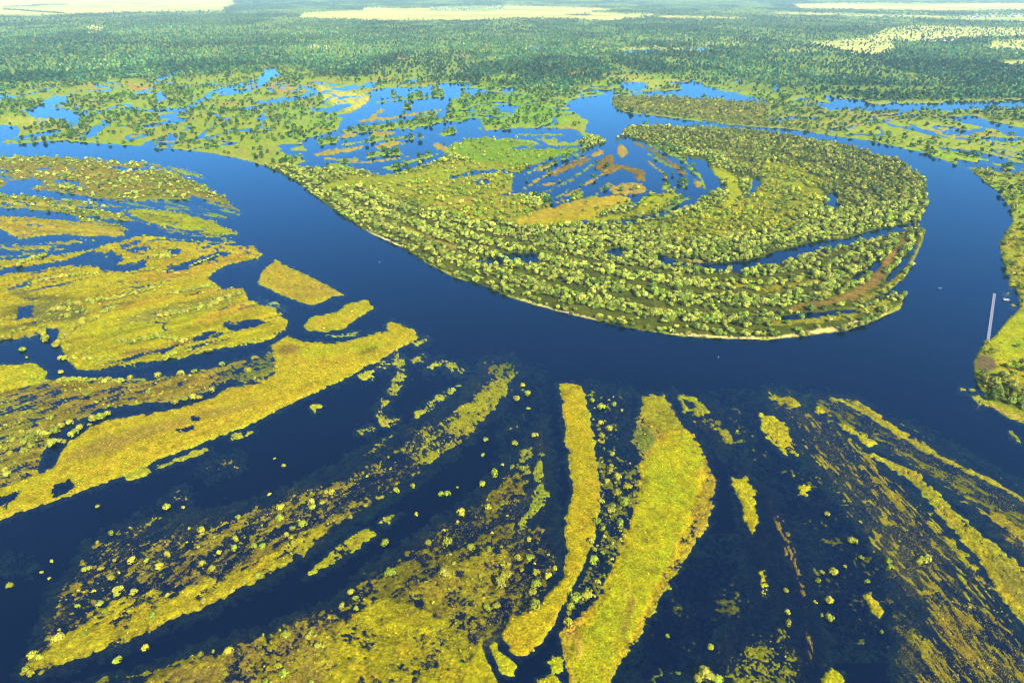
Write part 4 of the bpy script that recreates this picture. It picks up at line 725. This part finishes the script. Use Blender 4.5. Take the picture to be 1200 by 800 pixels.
kden = np.where((lev > .25) & (PY > 290) & (own != O_PEN) & (own != O_EAST), np.maximum(kden, np.where(PY > 400, .05, .03)), kden)
kx, ky = scatter(kden * 1.5, .26)
i, j = nearest(kx, ky); kz = np.where(lev[i, j] > -.5, np.maximum(Z[i, j], -.05), -99); ok = kz > -50; kx, ky, kz = kx[ok], ky[ok], kz[ok]
krad = rng.uniform(.26, .70, len(kx)); kc = cf[(nearest(kx, ky)[0] * NX + nearest(kx, ky)[1])]
ex, ey = scatter(rden / np.maximum(area_per_px(PY), .01), .8)
i, j = nearest(ex, ey); ok = (lev[i, j] < .12); ex, ey = ex[ok], ey[ok]; i, j = nearest(ex, ey)
etint = np.clip(rcol[i, j] * rng.uniform(.45, 1.5, (len(ex), 1)), 0, .4); erad = rng.uniform(.14, .34, len(ex)); print('reeds', len(ex))
print('trees', len(tx), 'bushes', len(bpx), 'tussocks', len(kx))

def tint(kinds, n_):
    out = np.zeros((n_, 3)); pick = rng.integers(0, 4, n_)
    for k in PALETTE:
        P = np.array(PALETTE[k]); m = kinds == k; out[m] = P[pick[m]]
    return out * rng.uniform(.72, 1.28, (n_, 1)) * np.array([1.12, 1.05, .55])
def forest(name, label, cat, px, py, z, rad, hgt, tints, protos, m, seat=.12):
    """many plants too small or too many to be told apart, one mesh"""
    if len(px) == 0: return
    gxw, gyw = ground(px, py); CO, FA, CL = [], [], []; base = 0
    pi = rng.integers(0, len(protos), len(px)); ang = rng.uniform(0, 2 * math.pi, len(px))
    for p, (co, q, sh) in enumerate(protos):
        s = np.where(pi == p)[0]; k = len(s)
        if k == 0: continue
        ca, sa = np.cos(ang[s])[:, None], np.sin(ang[s])[:, None]
        X = (co[None, :, 0] * ca - co[None, :, 1] * sa) * rad[s][:, None] + gxw[s][:, None]
        Y = (co[None, :, 0] * sa + co[None, :, 1] * ca) * rad[s][:, None] + gyw[s][:, None]
        Zz = (co[None, :, 2] * (1 - seat) + seat) * hgt[s][:, None] + z[s][:, None]
        CO.append(np.stack([X, Y, Zz], -1).reshape(-1, 3))
        FA.append((q[None] + (np.arange(k) * len(co))[:, None, None] + base).reshape(-1, q.shape[1])); base += k * len(co)
        CL.append((tints[s][:, None, :] * sh[None, :, None]).reshape(-1, 3))
    CO = np.concatenate(CO); FA = np.concatenate(FA); CL = np.concatenate(CL)
    me = new_mesh(name, CO, FA if FA.shape[1] == 4 else None, FA if FA.shape[1] == 3 else None, CL, 'tint')
    add(name, me, m, kind='stuff', label=label, category=cat)

T_tint = tint(tk, len(tx))
T_tint *= rng.choice([1.0, 1.0, .62, 1.15], len(tx))[:, None]
_wx, _wy = ground(tx, ty); _n1 = fbm(_wx, _wy, 420, 91, 3)[:, None]; _n2 = fbm(_wx, _wy, 40, 93, 2)[:, None]
T_tint *= np.where((tk == 4)[:, None], (.60 + .9 * np.clip((_n1 - .3) * 2.5, 0, 1)) * np.array([1, 1, 1]) + np.clip((_n1 - .5) * 4, 0, 1) * np.array([.6, .25, 0]), .65 + .7 * _n2)
B_tint = tint(np.full(len(bpx), 3), len(bpx))
size_px = tr_ * 2 / metres_per_px(ty)
inview = (tx > 0) & (tx < 1200) & (ty > 0) & (ty < 800)
solo_flag = np.zeros(len(tx), bool); solo_flag[len(tx) - len(sx):] = True
order = np.argsort(-(size_px * inview + 100 * solo_flag)); pick_t = order[:300]
rest = np.ones(len(tx), bool); rest[pick_t] = False
bsz = brad * 2 / metres_per_px(bpy_); binv = (bpx > 0) & (bpx < 1200) & (bpy_ < 800)
pick_b = np.argsort(-(bsz * binv))[:300]; brest = np.ones(len(bpx), bool); brest[pick_b] = False

def region(x, y):
    if y < 150: return 0
    return 1
near = rest & (size_px > 5.2) & (tk != 4); mid = rest & ~near & (size_px > 3.2) & (tk != 4); far = rest & ~near & ~mid
pen = tx > 340
for sel, pr, lab, nm in [(near & pen, LOD['hi'], 'dense willow wood covering the peninsula in the bend', 'willow_wood'), (near & ~pen, LOD['hi'], 'willow thickets on the left flooded ridges', 'willow_thicket'),
                         (mid, LOD['mid'], 'scattered green trees on the flooded plain beyond the river', 'scattered_trees'), (far & (rng.uniform(size=len(tx)) < .6), LOD['lo'], 'far-off green forest reaching toward the horizon', 'far_forest')]:
    forest(nm, lab, 'trees', tx[sel], ty[sel], tz[sel], tr_[sel], th[sel], T_tint[sel], pr, M_LEAF)
    if nm == 'far_forest': f2 = far & ~sel
forest('far_forest', 'dark pines mixed through the far-off forest', 'trees', tx[f2], ty[f2], tz[f2], tr_[f2] * .85, th[f2] * 1.1, T_tint[f2] * .8, LOD['clo'], M_LEAF)
forest('willow_scrub', 'low scrub of small willow bushes over the flooded marsh', 'scrub', bpx[brest], bpy_[brest], bz[brest], brad[brest], brad[brest] * rng.uniform(1.0, 1.5, brest.sum()), B_tint[brest], LOD['bush'] if brest.sum() < 9000 else LOD['mid'], M_LEAF, seat=0)
ktint = np.clip(kc * rng.uniform(.6, 1.6, (len(kx), 1)) + np.array((.07, .062, .008)) * rng.uniform(.2, 1.4, (len(kx), 1)), 0, .5)
forest('sedge_tussocks', 'yellow and brown sedge tussocks standing in the shallow flood', 'tussocks', kx, ky, kz, krad, krad * rng.uniform(.7, 1.3, len(kx)), ktint, TUS, M_LEAF, seat=0)

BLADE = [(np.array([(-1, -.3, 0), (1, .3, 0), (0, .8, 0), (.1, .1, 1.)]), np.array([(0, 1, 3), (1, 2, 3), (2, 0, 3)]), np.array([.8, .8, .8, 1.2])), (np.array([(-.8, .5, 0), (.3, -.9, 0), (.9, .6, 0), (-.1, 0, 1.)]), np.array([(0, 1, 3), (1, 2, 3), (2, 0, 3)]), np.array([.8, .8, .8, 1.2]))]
forest('drowned_reeds', 'thin olive reeds just breaking the surface in soft streaks', 'reeds', ex, ey, np.full(len(ex), -.1), erad, erad * 1.8, etint, BLADE, M_LEAF, seat=0)
# ---- the individuals: trees with trunk and crown, bushes as single plants
crown_me = [new_mesh('crown', co * np.array([1, 1, 1.0]), q) for co, q, s in [crown_proto(230, .150, 800 + i, 'round', 5 + i % 4) for i in range(6)]]
bush_me = [new_mesh('bush', co, q) for co, q, s in [crown_proto(170, .17, 830 + i, 'dome', 4 + i % 4) for i in range(6)]]
for m_ in crown_me + bush_me: m_.materials.append(M_LEAFO)
def trunk_mesh():
    k = 6; co = []; 
    for zz, r in [(0, .10), (.3, .07), (.62, .045), (.8, .02)]:
        for a_ in range(k): co.append((math.cos(a_ * 2 * math.pi / k) * r, math.sin(a_ * 2 * math.pi / k) * r, zz))
    F = [(l * k + a_, l * k + (a_ + 1) % k, (l + 1) * k + (a_ + 1) % k, (l + 1) * k + a_) for l in range(3) for a_ in range(k)]
    for b_ in range(4):                                   # four limbs
        an = b_ * 1.6 + .4; s0 = len(co); z0 = .32 + .07 * b_
        for zz, r, d in [(z0, .035, .03), (z0 + .28, .012, .42)]:
            for a_ in range(3): co.append((math.cos(an) * d + math.cos(a_ * 2.094) * r, math.sin(an) * d + math.sin(a_ * 2.094) * r, zz))
        F += [(s0 + a_, s0 + (a_ + 1) % 3, s0 + 3 + (a_ + 1) % 3, s0 + 3 + a_) for a_ in range(3)]
    me = bpy.data.meshes.new('trunk'); me.from_pydata(co, [], F); me.materials.append(M_BARK); return me
trunk_me = trunk_mesh()
def tree_place(x, y):
    if x > 1100 and y > 395: return 'on the right bank below the pier'
    if x > 1100 and y > 190: return 'along the right river bank'
    if x < 300 and y < 178: return 'on the far left bank above the river'
    if x < 340: return 'on the left flooded ridges'
    if y < 205 and x < 560: return 'on the islets of the far lagoon'
    if y < 172 and x > 900: return 'on the far right meadows'
    if 600 < x < 840 and y < 256: return 'by the inner lagoon'
    if x > 1000 and y < 275: return 'on the upper right peninsula'
    if x < 480: return 'on the upper left peninsula'
    if x < 620: return 'on the left peninsula'
    if x < 760: return 'on the lower middle peninsula'
    if x < 900: return 'on the lower right peninsula'
    return 'on the outer spit of the peninsula'
KIND = {0: 'pale sage willow tree', 1: 'dark green broadleaf tree', 2: 'yellow-green rounded tree', 4: 'far green forest tree', 5: 'deep green bushy tree'}
TM = {k: np.mean([sum(c_) for c_ in T_tint[tk == k]]) if (tk == k).any() else 1 for k in range(6)}
for n_, t in enumerate(pick_t):
    X, Y = ground(tx[t], ty[t]); e = add('tree', None, None)
    e.location = (X, Y, tz[t]); e.rotation_euler[2] = random.uniform(0, 6.28); e.empty_display_size = 1
    pl = tree_place(tx[t], ty[t])
    sz_ = 'big' if tr_[t] > 5.6 else ('mid-sized' if tr_[t] > 4.9 else 'small'); lum = T_tint[t].sum() / TM[int(tk[t])]
    tone = 'bright' if lum > 1.18 else ('plain' if lum > .85 else 'dull')
    i_, j_ = nearest(np.array([tx[t]]), np.array([ty[t] + 9])); wet_ = 'waterside' if lev[i_[0], j_[0]] < 0 else 'inland'
    e['label'] = f"{sz_} {tone} {wet_} {KIND[int(tk[t])]} {pl}"; e['category'] = 'tree'; e['group'] = f"{sz_} {tone} {KIND[int(tk[t])]}s {wet_} {pl}"
    c = add('crown', crown_me[n_ % 6], None, e); c.scale = (tr_[t], tr_[t], th[t] * .88); c.location = (0, 0, th[t] * .12); c.color = (*T_tint[t], 1)
    k_ = add('trunk', trunk_me, None, e); k_.scale = (tr_[t] * .7, tr_[t] * .7, th[t])
def bush_place(x, y):
    if x < 140 and y < 405: return 'on the yellow plain at the upper left'
    if x < 340 and y < 440: return 'on the left yellow plain'
    if x < 130 and y < 575: return 'in the speckled marsh at the left edge'
    if x < 340 and y < 500: return 'above the golden spit'
    if x < 230 and y < 632 or x < 66: return 'left of the diagonal marsh'
    if y > 560 and 650 < x < 752: return 'in the thicket between the golden strips'
    if y > 735 and x > 800 and x < 850: return 'at the bottom edge beside the broad strip'
    if x > 800 and y > 540: return 'scattered across the right foreground'
    if x > 690 and y < 560 and x < 760: return 'between the golden strip tops'
    if y < 535 and x > 590: return 'left of the narrow golden strip'
    t = (x - 60) / 530; d = y - (770 - 320 * t)
    if x < 480 and d < 25: return 'on the long diagonal marsh strip'
    if x < 400: return 'on the bottom left end of the large marsh'
    if x > 1000 : return 'on the right bank'
    return 'on the large olive marsh at bottom centre'
mb = np.median(brad[pick_b])
for n_, t in enumerate(pick_b):
    X, Y = ground(bpx[t], bpy_[t]); o = add('willow_bush', bush_me[n_ % 6], None)
    o.location = (X, Y, bz[t]); o.rotation_euler[2] = random.uniform(0, 6.28); o.scale = (brad[t], brad[t], brad[t] * random.uniform(1.1, 1.5)); o.color = (*B_tint[t], 1)
    pl = bush_place(bpx[t], bpy_[t]); s = 'large round' if brad[t] > mb * 1.3 else ('small round' if brad[t] < mb * .8 else 'round')
    tn = 'yellower' if B_tint[t][0] > B_tint[t][1] * 1.03 else ('pale' if B_tint[t].sum() > .62 else 'green')
    wt = 'in water' if bz[t] < 0 else 'on sedge'
    o['label'] = f'{s} {tn} willow bush {wt} {pl}'; o['category'] = 'bush'; o['group'] = f'{s} {tn} bushes {wt} {pl}'

# ================================================================== man-made things
import bmesh
def box(bm, c, s):
    v = bmesh.ops.create_cube(bm, size=1)['verts']; bmesh.ops.scale(bm, vec=s, verts=v); bmesh.ops.translate(bm, vec=c, verts=v); return v
def from_bm(name, bm):
    me = bpy.data.meshes.new(name); bm.to_mesh(me); bm.free(); return me
M_DECK = mat('weathered_deck', (.19, .19, .22), scale=2, amt=.15); M_STEEL = mat('grey_steel', (.20, .20, .24), scale=2); M_WHITE = mat('white_paint', (.75, .75, .75), amt=.06)
M_ROOFR = mat('red_roof', (.28, .12, .08)); M_HULL = mat('dark_hull', (.03, .035, .04)); M_CANVAS = mat('cream_canvas', (.26, .25, .2), amt=.1)
p0 = Vector((*[float(v) for v in ground(1157.2, 402)], 0)); p1 = Vector((*[float(v) for v in ground(1165.2, 344.5)], 0)); L = (p1 - p0).length; az = math.atan2(p1.y - p0.y, p1.x - p0.x)
pon = add('pontoon_pier', None, None, label='long pale pontoon pier floating out from the right bank', category='pier'); pon.location = p0; pon.rotation_euler[2] = az
NSEC = 18; SL = L / NSEC
bm = bmesh.new(); box(bm, (0, 0, .75), (SL * .93, 2.2, .16)); bmesh.ops.bevel(bm, geom=bm.edges[:], offset=.03, segments=1); dk = from_bm('deck', bm); dk.materials.append(M_DECK)
bm = bmesh.new()
for s in (-1, 1): box(bm, (0, s * .9, .30), (SL * .80, .8, .74))
bmesh.ops.bevel(bm, geom=bm.edges[:], offset=.08, segments=1); fl = from_bm('float', bm); fl.materials.append(M_STEEL)
bm = bmesh.new()
for s in (-1, 1):
    for q_ in (-.42, 0, .42): box(bm, (q_ * SL, s * 1.28, 1.3), (.07, .07, .95))
    box(bm, (0, s * 1.28, 1.8), (SL * .93, .06, .06))
rl = from_bm('railing', bm); rl.materials.append(M_STEEL)
for s in range(NSEC):
    d = add('deck', dk, None, pon); d.location = ((s + .5) * SL, 0, 0)
    for nm, me in (('float', fl), ('railing', rl)): add(nm, me, None, d)
# moored houseboat beside the bank
hx, hy = [float(v) for v in ground(1179.5, 352.3)]
hb = add('houseboat', None, None, label='small cream-roofed boat moored right of the pontoon pier', category='boat'); hb.location = (hx, hy, 0); hb.rotation_euler[2] = -.35
bm = bmesh.new(); Lh, Wh = 8.2, 3.0
ring = [(-.5, -.45), (.28, -.5), (.5, 0), (.28, .5), (-.5, .45)]
lo_ = [bm.verts.new((x * Lh * .92, y * Wh * .8, -.3)) for x, y in ring]; up_ = [bm.verts.new((x * Lh, y * Wh, .75)) for x, y in ring]
for k_ in range(5): bm.faces.new((lo_[k_], lo_[(k_ + 1) % 5], up_[(k_ + 1) % 5], up_[k_]))
bm.faces.new(up_); bm.faces.new(lo_[::-1])
add('hull', from_bm('hull', bm), M_HULL, hb)
bm = bmesh.new(); box(bm, (-.6, 0, 1.35), (5.0, 2.3, 1.2)); cb = add('cabin', from_bm('cabin', bm), M_WHITE, hb)
bm = bmesh.new(); box(bm, (-.6, 0, 2.03), (5.6, 2.8, .14)); add('roof', from_bm('roof', bm), M_CANVAS, hb)
M_GLASS = mat('dark_glass', (.02, .03, .04), rough=.1)
bm = bmesh.new(); box(bm, (0, 0, 0), (.8, .05, .5)); wn = from_bm('window', bm); wn.materials.append(M_GLASS)
for s in (-1, 1):
    for q_ in (-2.2, -.6, 1.0): o = add('window', wn, None, cb); o.location = (q_, s * 1.17, 1.45)
# small white floats out on the river
bm = bmesh.new(); bmesh.ops.create_cone(bm, cap_ends=True, segments=10, radius1=.75, radius2=.6, depth=.6); bmesh.ops.translate(bm, vec=(0, 0, .2), verts=bm.verts); bd = from_bm('float', bm); bd.materials.append(M_WHITE)
bm = bmesh.new(); bmesh.ops.create_cone(bm, cap_ends=True, segments=8, radius1=.3, radius2=.12, depth=1.3); bmesh.ops.translate(bm, vec=(0, 0, 1.15), verts=bm.verts); bt = from_bm('mast', bm); bt.materials.append(M_WHITE)
for x, y, lb in [(444.5, 307.5, 'tiny white buoy in mid-river left of the peninsula'), (842, 418.5, 'tiny white buoy in the river below the peninsula tip')]:
    X, Y = ground(x, y); o = add('buoy', None, None, label=lb, category='buoy', group='river buoys'); o.location = (float(X), float(Y), 0); o.scale = (.6, .6, .6); add('float', bd, None, o); add('mast', bt, None, o)
X, Y = ground(1102, 338); bo = add('rowing_boat', None, None, label='tiny pale boat on the open river inside the bend at right', category='boat'); bo.location = (float(X), float(Y), 0)
bm = bmesh.new(); ring = [(-.5, -.38), (0, -.5), (.5, 0), (0, .5), (-.5, .38)]
lo_ = [bm.verts.new((x * 3.6, y * 1.0, -.15)) for x, y in ring]; up_ = [bm.verts.new((x * 4.4, y * 1.5, .5)) for x, y in ring]
for k_ in range(5): bm.faces.new((lo_[k_], lo_[(k_ + 1) % 5], up_[(k_ + 1) % 5], up_[k_]))
bm.faces.new(lo_[::-1]); add('hull', from_bm('hull', bm), M_STEEL, bo)
bm = bmesh.new()
for q_ in (-.9, .5): box(bm, (q_, 0, .38), (.3, 1.25, .06))
add('thwart', from_bm('thwart', bm), M_DECK, bo)
# far villages
def house_mesh(wall, roof):
    bm = bmesh.new(); x, y, h, r = 7, 5, 4.5, 8
    v = [bm.verts.new(p) for p in [(-x, -y, 0), (x, -y, 0), (x, y, 0), (-x, y, 0), (-x, -y, h), (x, -y, h), (x, y, h), (-x, y, h), (-x, 0, r), (x, 0, r)]]
    for q_ in [(0, 1, 5, 4), (2, 3, 7, 6), (1, 2, 6, 9, 5), (3, 0, 4, 8, 7)]: bm.faces.new([v[k_] for k_ in q_])
    for q_ in [(4, 5, 9, 8), (6, 7, 8, 9)]: bm.faces.new([v[k_] for k_ in q_]).material_index = 1
    me = from_bm('house', bm); me.materials.append(wall); me.materials.append(roof); return me
M_ROOFG = mat('grey_roof', (.55, .55, .56))
hm = [house_mesh(M_WHITE, M_ROOFG), house_mesh(M_WHITE, M_ROOFR)]
for cnt, x0, x1, y0, y1, lb, gr in [(22, 1138, 1196, 16.5, 23, 'tiny white village house on the hazy horizon at far right', 'far right village'), (16, 505, 590, 9, 13, 'tiny white village house among trees in the middle far field', 'middle far village'), (5, 426, 445, 9.2, 11, 'pale farm building at the left end of the middle far field', 'far farmstead'), (8, 1075, 1120, 42, 50, 'pale house at the edge of the right sandy clearing', 'clearing houses')]:
    for k_ in range(cnt):
        X, Y = ground(random.uniform(x0, x1), random.uniform(y0, y1)); o = add('house', hm[0 if random.random() < .7 else 1], None, label=lb, category='house', group=gr)
        o.location = (float(X), float(Y), .5); o.rotation_euler[2] = random.uniform(0, 3.14); s = random.uniform(.8, 1.6); o.scale = (s, s, s)

# ================================================================== the air
mh = bpy.data.materials.new('haze'); mh.use_nodes = True; n = mh.node_tree
n.nodes.remove(n.nodes['Principled BSDF'])
vs = n.nodes.new('ShaderNodeVolumePrincipled'); vs.inputs['Color'].default_value = (.50, .77, 1.0, 1); vs.inputs['Density'].default_value = 4.2e-5; vs.inputs['Anisotropy'].default_value = 0.0
n.links.new(vs.outputs[0], n.nodes['Material Output'].inputs['Volume'])
bm = bmesh.new(); box(bm, (0, 24500, 154), (124000, 61000, 316)); add('haze', from_bm('haze', bm), mh, kind='stuff', label='pale blue haze filling the air over the plain', category='haze')
